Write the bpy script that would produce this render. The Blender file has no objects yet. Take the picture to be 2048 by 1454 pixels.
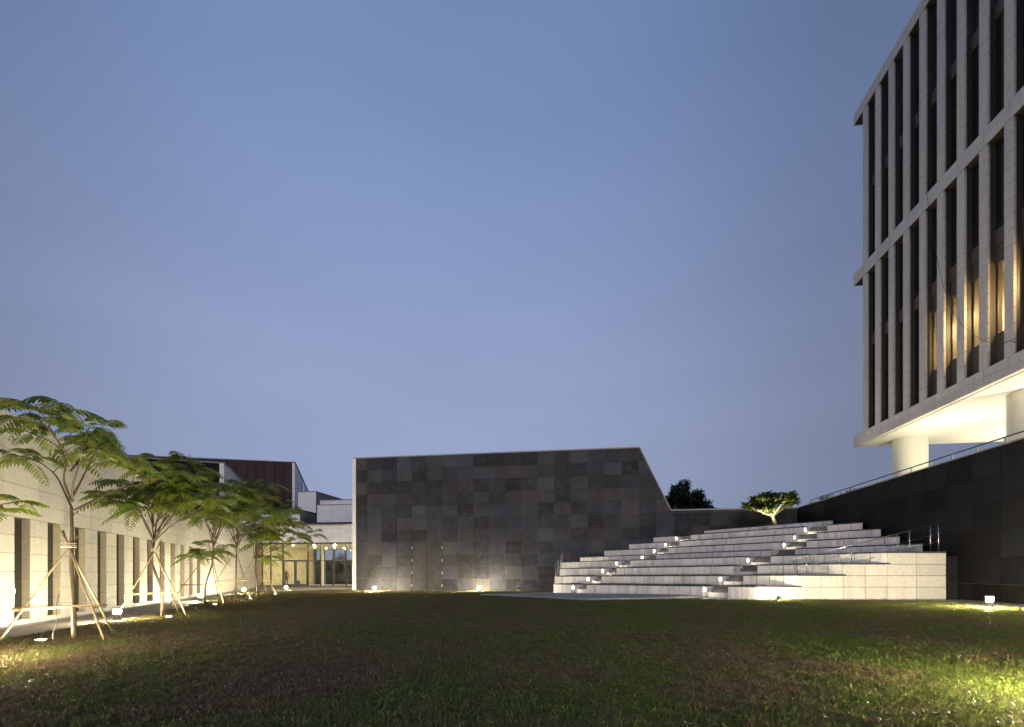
import bpy, bmesh, math, random
import numpy as np
from mathutils import Vector, Matrix
random.seed(7)
R = math.radians
scene = bpy.context.scene
C = scene.collection

# ------------------------------------------------------------------ camera
cam_d = bpy.data.cameras.new('camera'); cam = bpy.data.objects.new('camera', cam_d); C.objects.link(cam)
cam_d.sensor_fit = 'HORIZONTAL'; cam_d.sensor_width = 36.0; cam_d.lens = 16.963
cam_d.shift_y = 0.2046; cam_d.clip_start = 0.05; cam_d.clip_end = 4000
cam.location = (0, 0, 1.4); cam.rotation_euler = (R(90), 0, 0)
scene.camera = cam

# ------------------------------------------------------------------ dusk sky
world = bpy.data.worlds.new('World'); scene.world = world; world.use_nodes = True
wn, wl_ = world.node_tree.nodes, world.node_tree.links
bg = wn['Background']
tc = wn.new('ShaderNodeTexCoord'); sx = wn.new('ShaderNodeSeparateXYZ')
ramp = wn.new('ShaderNodeValToRGB')
wl_.new(tc.outputs['Generated'], sx.inputs[0])
el = ramp.color_ramp.elements
stops = [(0.0, (.285, .335, .49)), (.27, (.300, .356, .545)), (.42, (.282, .347, .560)), (.615, (.209, .290, .510)), (.765, (.163, .248, .452)), (1.0, (.11, .19, .39))]
el[0].position, el[0].color = stops[0][0], (*stops[0][1], 1)
el[1].position, el[1].color = stops[-1][0], (*stops[-1][1], 1)
for p, c in stops[1:-1]:
    e = el.new(p); e.color = (*c, 1)
wl_.new(sx.outputs['Z'], ramp.inputs['Fac'])
hz = wn.new('ShaderNodeTexNoise'); hz.inputs['Scale'].default_value = 1.6; hz.inputs['Detail'].default_value = 3
mp = wn.new('ShaderNodeMapping'); mp.inputs['Scale'].default_value = (1, 1, 3.5)
wl_.new(tc.outputs['Generated'], mp.inputs[0]); wl_.new(mp.outputs[0], hz.inputs['Vector'])
mr = wn.new('ShaderNodeMapRange'); mr.inputs[1].default_value = .3; mr.inputs[2].default_value = .7
mr.inputs[3].default_value = .95; mr.inputs[4].default_value = 1.05
wl_.new(hz.outputs['Fac'], mr.inputs[0])
mx = wn.new('ShaderNodeMix'); mx.data_type = 'RGBA'; mx.blend_type = 'MULTIPLY'; mx.inputs[0].default_value = 1
wl_.new(ramp.outputs['Color'], mx.inputs[6]); wl_.new(mr.outputs[0], mx.inputs[7])
# dusk glow strongest a little left of straight ahead, fading to either side
flat = wn.new('ShaderNodeVectorMath'); flat.operation = 'MULTIPLY'; flat.inputs[1].default_value = (1, 1, 0)
nrmz = wn.new('ShaderNodeVectorMath'); nrmz.operation = 'NORMALIZE'
dotp = wn.new('ShaderNodeVectorMath'); dotp.operation = 'DOT_PRODUCT'; dotp.inputs[1].default_value = (-.174, .985, 0)
wl_.new(tc.outputs['Generated'], flat.inputs[0]); wl_.new(flat.outputs[0], nrmz.inputs[0]); wl_.new(nrmz.outputs[0], dotp.inputs[0])
az = wn.new('ShaderNodeMapRange'); az.interpolation_type = 'SMOOTHSTEP'
az.inputs[1].default_value = .66; az.inputs[2].default_value = 1.02; az.inputs[3].default_value = .62; az.inputs[4].default_value = 1.03
wl_.new(dotp.outputs['Value'], az.inputs[0])
mx2 = wn.new('ShaderNodeMix'); mx2.data_type = 'RGBA'; mx2.blend_type = 'MULTIPLY'; mx2.inputs[0].default_value = 1
wl_.new(mx.outputs[2], mx2.inputs[6]); wl_.new(az.outputs[0], mx2.inputs[7])
wl_.new(mx2.outputs[2], bg.inputs['Color'])
bg.inputs['Strength'].default_value = 1.0

# soft after-glow of the sun that has just set behind the photographer
sun_d = bpy.data.lights.new('dusk_glow', 'SUN'); sun = bpy.data.objects.new('dusk_glow', sun_d); C.objects.link(sun)
sun_d.energy = .92; sun_d.angle = R(18); sun_d.color = (.96, .93, 1.0)
sun.rotation_euler = Vector((.15, .945, -.28)).to_track_quat('-Z', 'Y').to_euler()
scene.view_settings.view_transform = 'Standard'; scene.view_settings.look = 'None'
scene.view_settings.exposure = 0; scene.view_settings.gamma = 1
scene.cycles.use_denoising = True
scene.cycles.sample_clamp_indirect = 6
scene.cycles.max_bounces = 8; scene.cycles.transparent_max_bounces = 16
scene.cycles.caustics_reflective = False; scene.cycles.caustics_refractive = False

# ------------------------------------------------------------------ frames
TA = 148/965.; A = math.atan(TA); CA, SA = math.cos(A), math.sin(A)
def uv(X, Y): return X*CA-Y*SA, X*SA+Y*CA
def F(u, v, z=0): return Vector((u*CA+v*SA, -u*SA+v*CA, z))      # court frame: u along the slate wall, v away
def sm(t):
    t = max(0., min(1., t)); return t*t*(3-2*t)
def zg(X, Y):                                                      # lawn height
    u, v = uv(X, Y)
    return .35*sm((38-v)/16)*sm((u+15)/11)
LO = Vector((-13.03, 12.28, 0)); LE = Vector((-.3261, .9453, 0)); LN = Vector((-.9453, -.3261, 0))
def LW(s, n, z=0): return LO+LE*s+LN*n+Vector((0, 0, z))           # left hall frame: s along wall, n into building
LROT = math.atan2(LE.y, LE.x)

# ------------------------------------------------------------------ materials
def nm(name):
    m = bpy.data.materials.new(name); m.use_nodes = True
    nt = m.node_tree; b = nt.nodes['Principled BSDF']
    return m, nt, b
def N(nt, t, **kw):
    n = nt.nodes.new(t)
    for k, v in kw.items():
        if hasattr(n, k): setattr(n, k, v)
        else: n.inputs[k].default_value = v
    return n
def mixc(nt, a, b, fac, mode='MIX'):
    m = nt.nodes.new('ShaderNodeMix'); m.data_type = 'RGBA'; m.blend_type = mode
    for idx, x in ((6, a), (7, b), (0, fac)):
        if isinstance(x, (int, float)): m.inputs[idx].default_value = x
        elif isinstance(x, tuple): m.inputs[idx].default_value = (*x, 1)
        else: nt.links.new(x, m.inputs[idx])
    return m.outputs[2]
def rng(nt, src, a, b, c, d):
    m = nt.nodes.new('ShaderNodeMapRange')
    for i, x in enumerate((a, b, c, d)): m.inputs[i+1].default_value = x
    nt.links.new(src, m.inputs[0]); return m.outputs[0]
def noise(nt, scale, detail=4, stretch=None, coord='pos'):
    n = nt.nodes.new('ShaderNodeTexNoise'); n.inputs['Scale'].default_value = scale; n.inputs['Detail'].default_value = detail
    if coord == 'pos':
        g = nt.nodes.new('ShaderNodeNewGeometry'); src = g.outputs['Position']
    else:
        g = nt.nodes.new('ShaderNodeTexCoord'); src = g.outputs['Object']
    if stretch:
        m = nt.nodes.new('ShaderNodeMapping'); m.inputs['Scale'].default_value = stretch
        nt.links.new(src, m.inputs[0]); src = m.outputs[0]
    nt.links.new(src, n.inputs['Vector']); return n.outputs['Fac']
def objrand(nt):
    return nt.nodes.new('ShaderNodeObjectInfo').outputs['Random']
def bump(nt, b, h, strength=.3, dist=.01):
    n = nt.nodes.new('ShaderNodeBump'); n.inputs['Strength'].default_value = strength; n.inputs['Distance'].default_value = dist
    nt.links.new(h, n.inputs['Height']); nt.links.new(n.outputs[0], b.inputs['Normal'])
def stone(name, col, var=.1, streak=.25, rough=.6, fine=.12):
    m, nt, b = nm(name)
    k = rng(nt, objrand(nt), 0, 1, 1-var, 1+var)
    c = mixc(nt, col, k, 1.0, 'MULTIPLY')
    s = rng(nt, noise(nt, 1.0, 5, (3.2, 3.2, .35)), .48, .75, 0, streak)
    c = mixc(nt, c, tuple(x*.42 for x in col), s)
    f_ = rng(nt, noise(nt, 14, 6), .3, .7, 1-fine, 1+fine)
    c = mixc(nt, c, f_, 1.0, 'MULTIPLY')
    nt.links.new(c, b.inputs['Base Color']); b.inputs['Roughness'].default_value = rough
    bump(nt, b, noise(nt, 40, 4), .15, .004)
    return m
M = {}
M['limestone'] = stone('limestone', (.57, .535, .465), .07, .22)
M['pale_stone'] = stone('pale_stone', (.80, .75, .72), .06, .12)
M['step_stone'] = stone('step_stone', (.68, .64, .62), .10, .62)
M['warm_stone'] = stone('warm_stone', (.50, .43, .33), .07, .12)
M['fin_stone'] = stone('fin_stone', (.68, .62, .565), .05, .25)
M['shaded_recess'] = stone('shaded_recess', (.105, .093, .078), .05, .2)  # shade of the gaps between fins put into this darker stone colour
M['pale_joint'] = stone('pale_joint', (.22, .19, .15), .0, .2, .9)
M['grout'] = stone('grout', (.10, .09, .08), .0, .2, .9)
M['shaded_tread'] = stone('shaded_tread', (.12, .115, .11), .05, .4, .7)
M['coping_stone'] = stone('coping_stone', (.045, .045, .05), .1, .2, .6)
def slate(name, col, var, hv=1.0):
    m, nt, b = nm(name)
    k = rng(nt, objrand(nt), 0, 1, 1-var, 1+var)
    hue = rng(nt, mixc(nt, objrand(nt), objrand(nt), .5), 0, 1, 0, 1)
    mul = nt.nodes.new('ShaderNodeMath'); mul.operation = 'MULTIPLY'; mul.inputs[1].default_value = 7.31
    nt.links.new(objrand(nt), mul.inputs[0])
    fr = nt.nodes.new('ShaderNodeMath'); fr.operation = 'FRACT'; nt.links.new(mul.outputs[0], fr.inputs[0])
    c = mixc(nt, (col[0]*(1+.12*hv), col[1]*1.0, col[2]*(1-.14*hv)), (col[0]*(1-.1*hv), col[1]*.99, col[2]*(1+.15*hv)), fr.outputs[0])
    c = mixc(nt, c, k, 1.0, 'MULTIPLY')
    cl = rng(nt, noise(nt, 2.3, 8), .46, .74, 0, .42)
    c = mixc(nt, c, tuple(x*1.8 for x in col), cl)
    st = rng(nt, noise(nt, 1.0, 4, (16, 16, 1.6)), .54, .78, 0, .5)
    c = mixc(nt, c, tuple(x*2.0 for x in col), st)
    d = rng(nt, noise(nt, .55, 2), .35, .7, .8, 1.15)
    c = mixc(nt, c, d, 1.0, 'MULTIPLY')
    nt.links.new(c, b.inputs['Base Color']); b.inputs['Roughness'].default_value = .7; b.inputs['Specular IOR Level'].default_value = .12
    bump(nt, b, noise(nt, 9, 6), .35, .01)
    return m
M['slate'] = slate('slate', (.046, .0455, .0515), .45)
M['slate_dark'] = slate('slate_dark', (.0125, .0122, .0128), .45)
M['slate_door'] = slate('slate_door', (.050, .048, .048), .05, .1)
def plain(name, col, rough=.5, metal=0., nz=None, spec=None):
    m, nt, b = nm(name)
    b.inputs['Base Color'].default_value = (*col, 1); b.inputs['Roughness'].default_value = rough; b.inputs['Metallic'].default_value = metal
    if nz:
        f_ = rng(nt, noise(nt, nz, 5), .3, .7, .75, 1.2)
        nt.links.new(mixc(nt, col, f_, 1.0, 'MULTIPLY'), b.inputs['Base Color'])
    return m
M['steel'] = plain('brushed_steel', (.55, .53, .50), .32, 1.0)
M['dark_metal'] = plain('dark_metal', (.035, .033, .03), .45, .3)
M['bronze_frame'] = plain('bronze_frame', (.075, .068, .07), .4, .4)
M['frame_grey'] = plain('frame_grey', (.17, .16, .17), .45, .2)
M['bollard_body'] = plain('bollard_body', (.22, .21, .18), .5, .3, 30)
M['white_plaster'] = plain('white_plaster', (.74, .72, .66), .6)
M['lobby_wall'] = plain('lobby_wall', (.52, .45, .31), .6, 0, 2)
M['lobby_floor'] = plain('lobby_floor', (.30, .27, .22), .3, 0, 2)
M['door_panel'] = plain('door_panel', (.62, .50, .34), .5)
M['interior_dark'] = plain('interior_dark', (.035, .035, .04), .5, 0, 2)
M['concrete'] = stone('concrete', (.30, .28, .26), .04, .35, .7)
M['pebble'] = plain('pebble', (.55, .54, .53), .7, 0, 60)
M['bamboo'] = plain('bamboo_pole', (.25, .185, .095), .6, 0, 12)
M['bark'] = plain('bark', (.088, .060, .037), .8, 0, 25)
M['pale_bark'] = plain('pale_bark', (.36, .31, .21), .7, 0, 15)
M['rope'] = plain('rope', (.45, .40, .30), .8)
M['cable'] = plain('cable', (.03, .03, .03), .6)
m, nt, b = nm('maroon_metal'); M['maroon'] = m
c = mixc(nt, (.040, .013, .017), rng(nt, objrand(nt), 0, 1, .8, 1.2), 1.0, 'MULTIPLY')
nt.links.new(c, b.inputs['Base Color']); b.inputs['Roughness'].default_value = .5; b.inputs['Specular IOR Level'].default_value = .15
def pane_mat(name, tint, refl, trans):
    m = bpy.data.materials.new(name); m.use_nodes = True; nt = m.node_tree; nt.nodes.clear()
    out = nt.nodes.new('ShaderNodeOutputMaterial'); mixs = nt.nodes.new('ShaderNodeMixShader')
    t = nt.nodes.new('ShaderNodeBsdfTransparent'); t.inputs[0].default_value = (*tint, 1)
    g = nt.nodes.new('ShaderNodeBsdfGlossy'); g.inputs['Roughness'].default_value = .02; g.inputs['Color'].default_value = (.9, .9, .9, 1)
    lw = nt.nodes.new('ShaderNodeFresnel'); lw.inputs['IOR'].default_value = refl
    ge = nt.nodes.new('ShaderNodeNewGeometry'); inv = nt.nodes.new('ShaderNodeMath'); inv.operation = 'SUBTRACT'; inv.inputs[0].default_value = 1
    nt.links.new(ge.outputs['Backfacing'], inv.inputs[1]); fm_ = nt.nodes.new('ShaderNodeMath'); fm_.operation = 'MULTIPLY'
    nt.links.new(lw.outputs[0], fm_.inputs[0]); nt.links.new(inv.outputs[0], fm_.inputs[1])
    nt.links.new(fm_.outputs[0], mixs.inputs[0]); nt.links.new(t.outputs[0], mixs.inputs[1]); nt.links.new(g.outputs[0], mixs.inputs[2])
    nt.links.new(mixs.outputs[0], out.inputs[0]); return m
M['clear_glass'] = pane_mat('clear_glass', (.93, .95, .93), 1.45, 1)
m, nt, b = nm('dark_glass'); M['dark_glass'] = m
b.inputs['Base Color'].default_value = (.02, .019, .016, 1); b.inputs['Roughness'].default_value = .08
def emit(name, col, s):
    m = bpy.data.materials.new(name); m.use_nodes = True; nt = m.node_tree; nt.nodes.clear()
    o = nt.nodes.new('ShaderNodeOutputMaterial'); e = nt.nodes.new('ShaderNodeEmission')
    e.inputs[0].default_value = (*col, 1); e.inputs[1].default_value = s
    nt.links.new(e.outputs[0], o.inputs[0]); return m
WARM = (1.0, .87, .58)
M['lamp_lens'] = emit('lamp_lens', WARM, 2700)
M['lamp_lens_high'] = emit('lamp_lens_high', WARM, 6800)
M['lamp_lens_mid'] = emit('lamp_lens_mid', WARM, 4600)
M['lamp_lens_low'] = emit('lamp_lens_low', WARM, 850)
M['step_lens'] = emit('step_lens', (1, .90, .62), 140)
M['down_lens'] = emit('down_lens', (1, .86, .56), 4200)
M['deck_lens'] = emit('deck_lens', (1, .92, .66), 1500)
M['ground_lens'] = emit('ground_lens', (1, .88, .55), 3800)
M['amber_lens'] = emit('amber_lens', (1, .66, .30), 1500)
M['lit_pane'] = emit('lit_pane', (1, .78, .47), 1.05)
M['dead_lens'] = plain('dead_lens', (.10, .10, .09), .3)
def ground_mat(name, col, col2, sc, rough=.9, joints=None):
    m, nt, b = nm(name)
    c = mixc(nt, col, col2, rng(nt, noise(nt, sc, 6), .35, .65, 0, 1))
    c = mixc(nt, c, rng(nt, noise(nt, sc*14, 4), .3, .7, .75, 1.25), 1.0, 'MULTIPLY')
    nt.links.new(c, b.inputs['Base Color']); b.inputs['Roughness'].default_value = rough
    bump(nt, b, noise(nt, sc*20, 5), .4, .01)
    return m
M['soil'] = ground_mat('soil', (.036, .026, .013), (.024, .028, .009), .6)
M['paving'] = ground_mat('paving', (.27, .26, .25), (.21, .20, .195), .7, .6)
M['path_paving'] = ground_mat('path_paving', (.27, .225, .18), (.20, .165, .135), .5, .65)
def leaf_mat(name, c1, c2, c3, trans=.35, sc=2.0):
    m = bpy.data.materials.new(name); m.use_nodes = True; nt = m.node_tree
    b = nt.nodes['Principled BSDF']; out = nt.nodes['Material Output']
    c = mixc(nt, c1, c2, rng(nt, noise(nt, sc, 3), .38, .62, 0, 1))
    c = mixc(nt, c, c3, rng(nt, noise(nt, sc*2.7, 2), .56, .70, 0, .8))
    nt.links.new(c, b.inputs['Base Color']); b.inputs['Roughness'].default_value = .5
    t = nt.nodes.new('ShaderNodeBsdfTranslucent'); nt.links.new(c, t.inputs[0])
    ms = nt.nodes.new('ShaderNodeMixShader'); ms.inputs[0].default_value = trans
    nt.links.new(b.outputs[0], ms.inputs[1]); nt.links.new(t.outputs[0], ms.inputs[2]); nt.links.new(ms.outputs[0], out.inputs[0])
    return m
M['feather_leaf'] = leaf_mat('feather_leaf', (.080, .134, .013), (.128, .156, .016), (.215, .15, .022), .48, 2.2)
M['plumeria_leaf'] = leaf_mat('plumeria_leaf', (.085, .13, .022), (.12, .15, .028), (.10, .14, .03), .30, 3)
M['dark_leaf'] = leaf_mat('dark_leaf', (.022, .034, .014), (.030, .042, .016), (.03, .03, .015), .2, 1)
def grass_mat():
    m = bpy.data.materials.new('grass_blade'); m.use_nodes = True; nt = m.node_tree
    b = nt.nodes['Principled BSDF']; out = nt.nodes['Material Output']
    r = objrand(nt)
    patch = rng(nt, noise(nt, .55, 4), .36, .64, 0, 1)
    g = mixc(nt, (.064, .108, .012), (.175, .200, .032), r)
    dry = mixc(nt, (.250, .180, .090), (.100, .058, .036), noise(nt, 30, 1))
    add = nt.nodes.new('ShaderNodeMath'); add.operation = 'ADD'; r2 = nt.nodes.new('ShaderNodeMath'); r2.operation = 'MULTIPLY'; r2.inputs[1].default_value = 13.7; nt.links.new(r, r2.inputs[0])
    r3 = nt.nodes.new('ShaderNodeMath'); r3.operation = 'FRACT'; nt.links.new(r2.outputs[0], r3.inputs[0])
    nt.links.new(r3.outputs[0], add.inputs[0]); nt.links.new(patch, add.inputs[1])
    gx = nt.nodes.new('ShaderNodeNewGeometry'); sx_ = nt.nodes.new('ShaderNodeSeparateXYZ'); nt.links.new(gx.outputs['Position'], sx_.inputs[0])
    wear = rng(nt, sx_.outputs['X'], -7, 4, .30, -.05)      # the left half of the lawn is drier
    ad2 = nt.nodes.new('ShaderNodeMath'); ad2.operation = 'ADD'; nt.links.new(add.outputs[0], ad2.inputs[0]); nt.links.new(wear, ad2.inputs[1])
    fac = rng(nt, ad2.outputs[0], .92, 1.30, 0, 1)
    c = mixc(nt, g, dry, fac)
    nt.links.new(c, b.inputs['Base Color']); b.inputs['Roughness'].default_value = .55
    t = nt.nodes.new('ShaderNodeBsdfTranslucent'); nt.links.new(c, t.inputs[0])
    ms = nt.nodes.new('ShaderNodeMixShader'); ms.inputs[0].default_value = .42
    nt.links.new(b.outputs[0], ms.inputs[1]); nt.links.new(t.outputs[0], ms.inputs[2]); nt.links.new(ms.outputs[0], out.inputs[0])
    return m
M['grass'] = grass_mat()

# ------------------------------------------------------------------ object helpers
def wm(o):
    m = o.matrix_basis.copy()
    if o.parent: m = wm(o.parent) @ o.matrix_parent_inverse @ m
    return m
def par(o, p):
    if p is not None:
        o.parent = p; o.matrix_parent_inverse = wm(p).inverted()
    return o
def tag(o, label, cat, group=None):
    o['label'] = label; o['category'] = cat
    if group: o['group'] = group
    return o
def struct(o): o['kind'] = 'structure'; return o
def thing(name, label, cat, loc=(0, 0, 0), group=None):
    o = bpy.data.objects.new(name, None); C.objects.link(o); o.location = loc; o.empty_display_size = .2
    return tag(o, label, cat, group)
def link(name, me, parent=None):
    o = bpy.data.objects.new(name, me); C.objects.link(o); return par(o, parent)
_unit = {}
def unit(mat):
    if mat not in _unit:
        me = bpy.data.meshes.new('block_'+mat)
        v = [(x, y, z) for x in (-.5, .5) for y in (-.5, .5) for z in (-.5, .5)]
        f = [(0, 1, 3, 2), (4, 6, 7, 5), (0, 4, 5, 1), (2, 3, 7, 6), (0, 2, 6, 4), (1, 5, 7, 3)]
        me.from_pydata(v, [], f); me.materials.append(M[mat]); _unit[mat] = me
    return _unit[mat]
def block(name, c, d, rz, mat, parent=None):
    """box of size d centred on c, turned rz about z; alike boxes share one mesh"""
    o = bpy.data.objects.new(name, unit(mat)); C.objects.link(o)
    o.location = c; o.scale = d; o.rotation_euler = (0, 0, rz)
    return par(o, parent)
class MB:
    def __init__(s): s.v = []; s.f = []
    def add(s, v, f):
        n = len(s.v); s.v += [tuple(x) for x in v]; s.f += [tuple(i+n for i in q) for q in f]
    def prism(s, poly, z0, z1):
        """poly: list of (x,y); z0/z1 numbers or lists per vertex"""
        n = len(poly)
        a0 = z0 if isinstance(z0, list) else [z0]*n; a1 = z1 if isinstance(z1, list) else [z1]*n
        area = sum(poly[i][0]*poly[(i+1) % n][1]-poly[(i+1) % n][0]*poly[i][1] for i in range(n))
        idx = list(range(n)) if area > 0 else list(range(n))[::-1]
        P = [(poly[i][0], poly[i][1], a0[i]) for i in idx]+[(poly[i][0], poly[i][1], a1[i]) for i in idx]
        s.add(P, [tuple(range(n))[::-1], tuple(range(n, 2*n))]+[(i, (i+1) % n, n+(i+1) % n, n+i) for i in range(n)])
    def obox(s, o, ex, ey, ez):
        """box from corner o with edge vectors"""
        o, ex, ey, ez = map(Vector, (o, ex, ey, ez))
        P = [o, o+ex, o+ex+ey, o+ey, o+ez, o+ex+ez, o+ex+ey+ez, o+ey+ez]
        f = [(0, 3, 2, 1), (4, 5, 6, 7), (0, 1, 5, 4), (1, 2, 6, 5), (2, 3, 7, 6), (3, 0, 4, 7)]
        if ex.cross(ey).dot(ez) < 0: f = [q[::-1] for q in f]
        s.add(P, f)
    def tube(s, pts, rad, n=6, cap=True):
        pts = [Vector(p) for p in pts]; k = len(pts)
        rad = rad if isinstance(rad, (list, tuple)) else [rad]*k
        rings = []; up = Vector((.13, .31, .94))
        for i, p in enumerate(pts):
            d = (pts[min(i+1, k-1)]-pts[max(i-1, 0)]).normalized()
            if abs(d.dot(up)) > .97: up = Vector((1, .1, 0))
            x = d.cross(up).normalized(); y = d.cross(x).normalized()
            rings += [p+(x*math.cos(2*math.pi*j/n)+y*math.sin(2*math.pi*j/n))*rad[i] for j in range(n)]
        f = [(i*n+j, i*n+(j+1) % n, (i+1)*n+(j+1) % n, (i+1)*n+j) for i in range(k-1) for j in range(n)]
        if cap: f += [tuple(range(n))[::-1], tuple(range((k-1)*n, k*n))]
        s.add(rings, f)
    def lathe(s, c, prof, n=20, a0=0, a1=2*math.pi):
        c = Vector(c); full = abs(a1-a0-2*math.pi) < 1e-6; m = n if full else n+1
        P = [c+Vector((r*math.cos(a0+(a1-a0)*j/n), r*math.sin(a0+(a1-a0)*j/n), z)) for r, z in prof for j in range(m)]
        f = []
        for i in range(len(prof)-1):
            for j in range(n):
                q = (j+1) % m
                f.append((i*m+j, i*m+q, (i+1)*m+q, (i+1)*m+j))
        s.add(P, f)
    def build(s, name, mat, parent=None, smooth=False, loc=None):
        me = bpy.data.meshes.new(name); o0 = Vector(loc) if loc is not None else Vector((0, 0, 0))
        me.from_pydata([tuple(Vector(p)-o0) for p in s.v], [], s.f); me.materials.append(M[mat]); me.update()
        if smooth: me.shade_smooth()
        o = bpy.data.objects.new(name, me); C.objects.link(o); o.location = o0
        return par(o, parent)
def clip(poly, a, b, c):
    """keep a*x+b*y<=c"""
    out = []
    for i in range(len(poly)):
        p, q = poly[i], poly[(i+1) % len(poly)]
        dp, dq = a*p[0]+b*p[1]-c, a*q[0]+b*q[1]-c
        if dp <= 0: out.append(p)
        if dp*dq < 0:
            t = dp/(dp-dq); out.append((p[0]+(q[0]-p[0])*t, p[1]+(q[1]-p[1])*t))
    return out
def upoly(poly, v0, v1, fr=F):
    """polygon in (u,z) extruded between two v planes"""
    b = MB(); n = len(poly)
    area = sum(poly[i][0]*poly[(i+1) % n][1]-poly[(i+1) % n][0]*poly[i][1] for i in range(n))
    if area < 0: poly = poly[::-1]
    P = [fr(p[0], v0, p[1]) for p in poly]+[fr(p[0], v1, p[1]) for p in poly]
    f = [tuple(range(n)), tuple(range(n, 2*n))[::-1]]+[(i, n+i, n+(i+1) % n, (i+1) % n) for i in range(n)]
    b.add(P, f); return b

# ================================================================== GROUND
def sheet(name, mat, x0, x1, y0, y1, step, fz):
    nx, ny = int((x1-x0)/step)+1, int((y1-y0)/step)+1
    v = [(x0+i*step, y0+j*step, fz(x0+i*step, y0+j*step)) for j in range(ny) for i in range(nx)]
    f = [(j*nx+i, j*nx+i+1, (j+1)*nx+i+1, (j+1)*nx+i) for j in range(ny-1) for i in range(nx-1)]
    b = MB(); b.add(v, f); return struct(b.build(name, mat, smooth=True))
xs = sorted(set([-1500, -800, -400, -200, -100]+[x*1.0 for x in range(-60, 61)]+[100, 200, 400, 800, 1500]))
ys = sorted(set([-1500, -600, -200, -60, -30]+[y*1.0 for y in range(-14, 91)]+[120, 200, 400, 900, 2500]))
b = MB(); nx = len(xs)
b.add([(x, y, zg(x, y)-.006) for y in ys for x in xs], [(j*nx+i, j*nx+i+1, (j+1)*nx+i+1, (j+1)*nx+i) for j in range(len(ys)-1) for i in range(nx-1)])
struct(b.build('ground', 'soil', smooth=True))
def drape(name, poly, mat, off, parent=None, thick=.0, step=1.2):
    """flat paving laid on the ground: a polygon triangulated finely and draped at zg+off"""
    bm = bmesh.new(); vs = [bm.verts.new((x, y, 0)) for x, y in poly]; bm.faces.new(vs)
    xs_ = [p[0] for p in poly]; ys_ = [p[1] for p in poly]
    for k in np.arange(math.floor(min(xs_)), max(xs_), step):
        bmesh.ops.bisect_plane(bm, geom=bm.verts[:]+bm.edges[:]+bm.faces[:], plane_co=(k, 0, 0), plane_no=(1, 0, 0))
    for k in np.arange(math.floor(min(ys_)), max(ys_), step):
        bmesh.ops.bisect_plane(bm, geom=bm.verts[:]+bm.edges[:]+bm.faces[:], plane_co=(0, k, 0), plane_no=(0, 1, 0))
    fo = off if callable(off) else (lambda x, y: off)
    for v in bm.verts: v.co.z = zg(v.co.x, v.co.y)+fo(v.co.x, v.co.y)
    if thick:
        r = bmesh.ops.extrude_face_region(bm, geom=bm.faces[:])
        for v in [g for g in r['geom'] if isinstance(g, bmesh.types.BMVert)]: v.co.z -= thick
    bmesh.ops.recalc_face_normals(bm, faces=bm.faces[:])
    if not thick:
        for f_ in bm.faces:
            if f_.normal.z < 0: f_.normal_flip()
    me = bpy.data.meshes.new(name); bm.to_mesh(me); bm.free(); me.materials.append(M[mat])
    return link(name, me, parent)
W0, W1 = LW(-9, -.02), LW(36, -.02)
lawn_edge = [(-7.2, 1.2), (-8.6, 5.4), (-9.65, 9.09), (-10.95, 12.39), (-11.55, 15.0), (-13.9, 20.78), (-17.9, 31.0), (-20.4, 38.6)]
path_poly = [(W0.x, W0.y)]+[(p[0], p[1]) for p in lawn_edge]+[tuple(F(-19.2, 37.4)[:2]), tuple(F(-18.6, 36.6)[:2]), tuple(F(-18.6, 42.9)[:2]), (W1.x, W1.y)]
struct(drape('path', path_poly, 'path_paving', .004))
g0, g1, g2, g3 = LW(-9, -.02), LW(-9, -.34), LW(34, -.34), LW(34, -.02)
struct(drape('gravel_strip', [tuple(p[:2]) for p in (g0, g1, g2, g3)], 'pebble', .010))
stage_poly = [(2.36, 27.46), (8.12, 20.69), (6.4, 19.2), (2.78, 17.9), (-1.5, 22.4), (.6, 26.4)]
stage = drape('stage_paving', stage_poly, 'paving', lambda x, y: .02+.08*sm((27-y)/7), thick=.14); struct(stage)
aisle_poly = [(.6, 26.43), (2.34, 27.48), (3.25, 32.6), (3.55, 35.6), tuple(F(-2.2, 36.3)[:2]), (-.2, 29.0)]
struct(drape('paving', aisle_poly, 'paving', .006))
strip_poly = [(8.16, 20.66), (9.6, 18.94), (17.9, 18.94), (16.9, 12), (15.6, 4), (14.0, 4), (15.0, 12), (15.6, 17.4), (14.2, 18.25), (8.5, 18.35), (6.6, 19.15)]
struct(drape('pavement', strip_poly, 'paving', .004))

# ================================================================== SLATE HALL (front wall)
VF = 36.4; TH = .035
hall = thing('slate_hall', 'large dark slate clad hall with a slanted right end and flush double door', 'building', F(-7, VF+.2))
HT, LT = 10.6, 5.95
outline = [(-18.25, -.3), (-18.25, HT), (3.84, HT), (6.07, LT), (14.95, LT), (14.95, -.3)]
upoly([(-18.25, -.3), (-18.25, HT-.03), (3.82, HT-.03), (6.05, LT-.03), (6.05, -.3)], VF+TH, VF+7).build('wall', 'grout', hall)
upoly([(6.05, -.3), (6.05, LT-.03), (14.95, LT-.03), (14.95, -.3)], VF+TH, VF+.40).build('wall', 'grout', hall)
G = .008
cols = [-18.25, -17.32]
while cols[-1] < 14.55: cols.append(min(14.58, cols[-1]+1.245))
def inside(p):
    p = clip(p, 0, 1, HT); 
    # right of the slanted end: keep below the line (3.84,HT)-(6.07,LT) unless under LT
    return p
door_u0, door_u1 = cols[4], cols[6]
RH = .963
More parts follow.
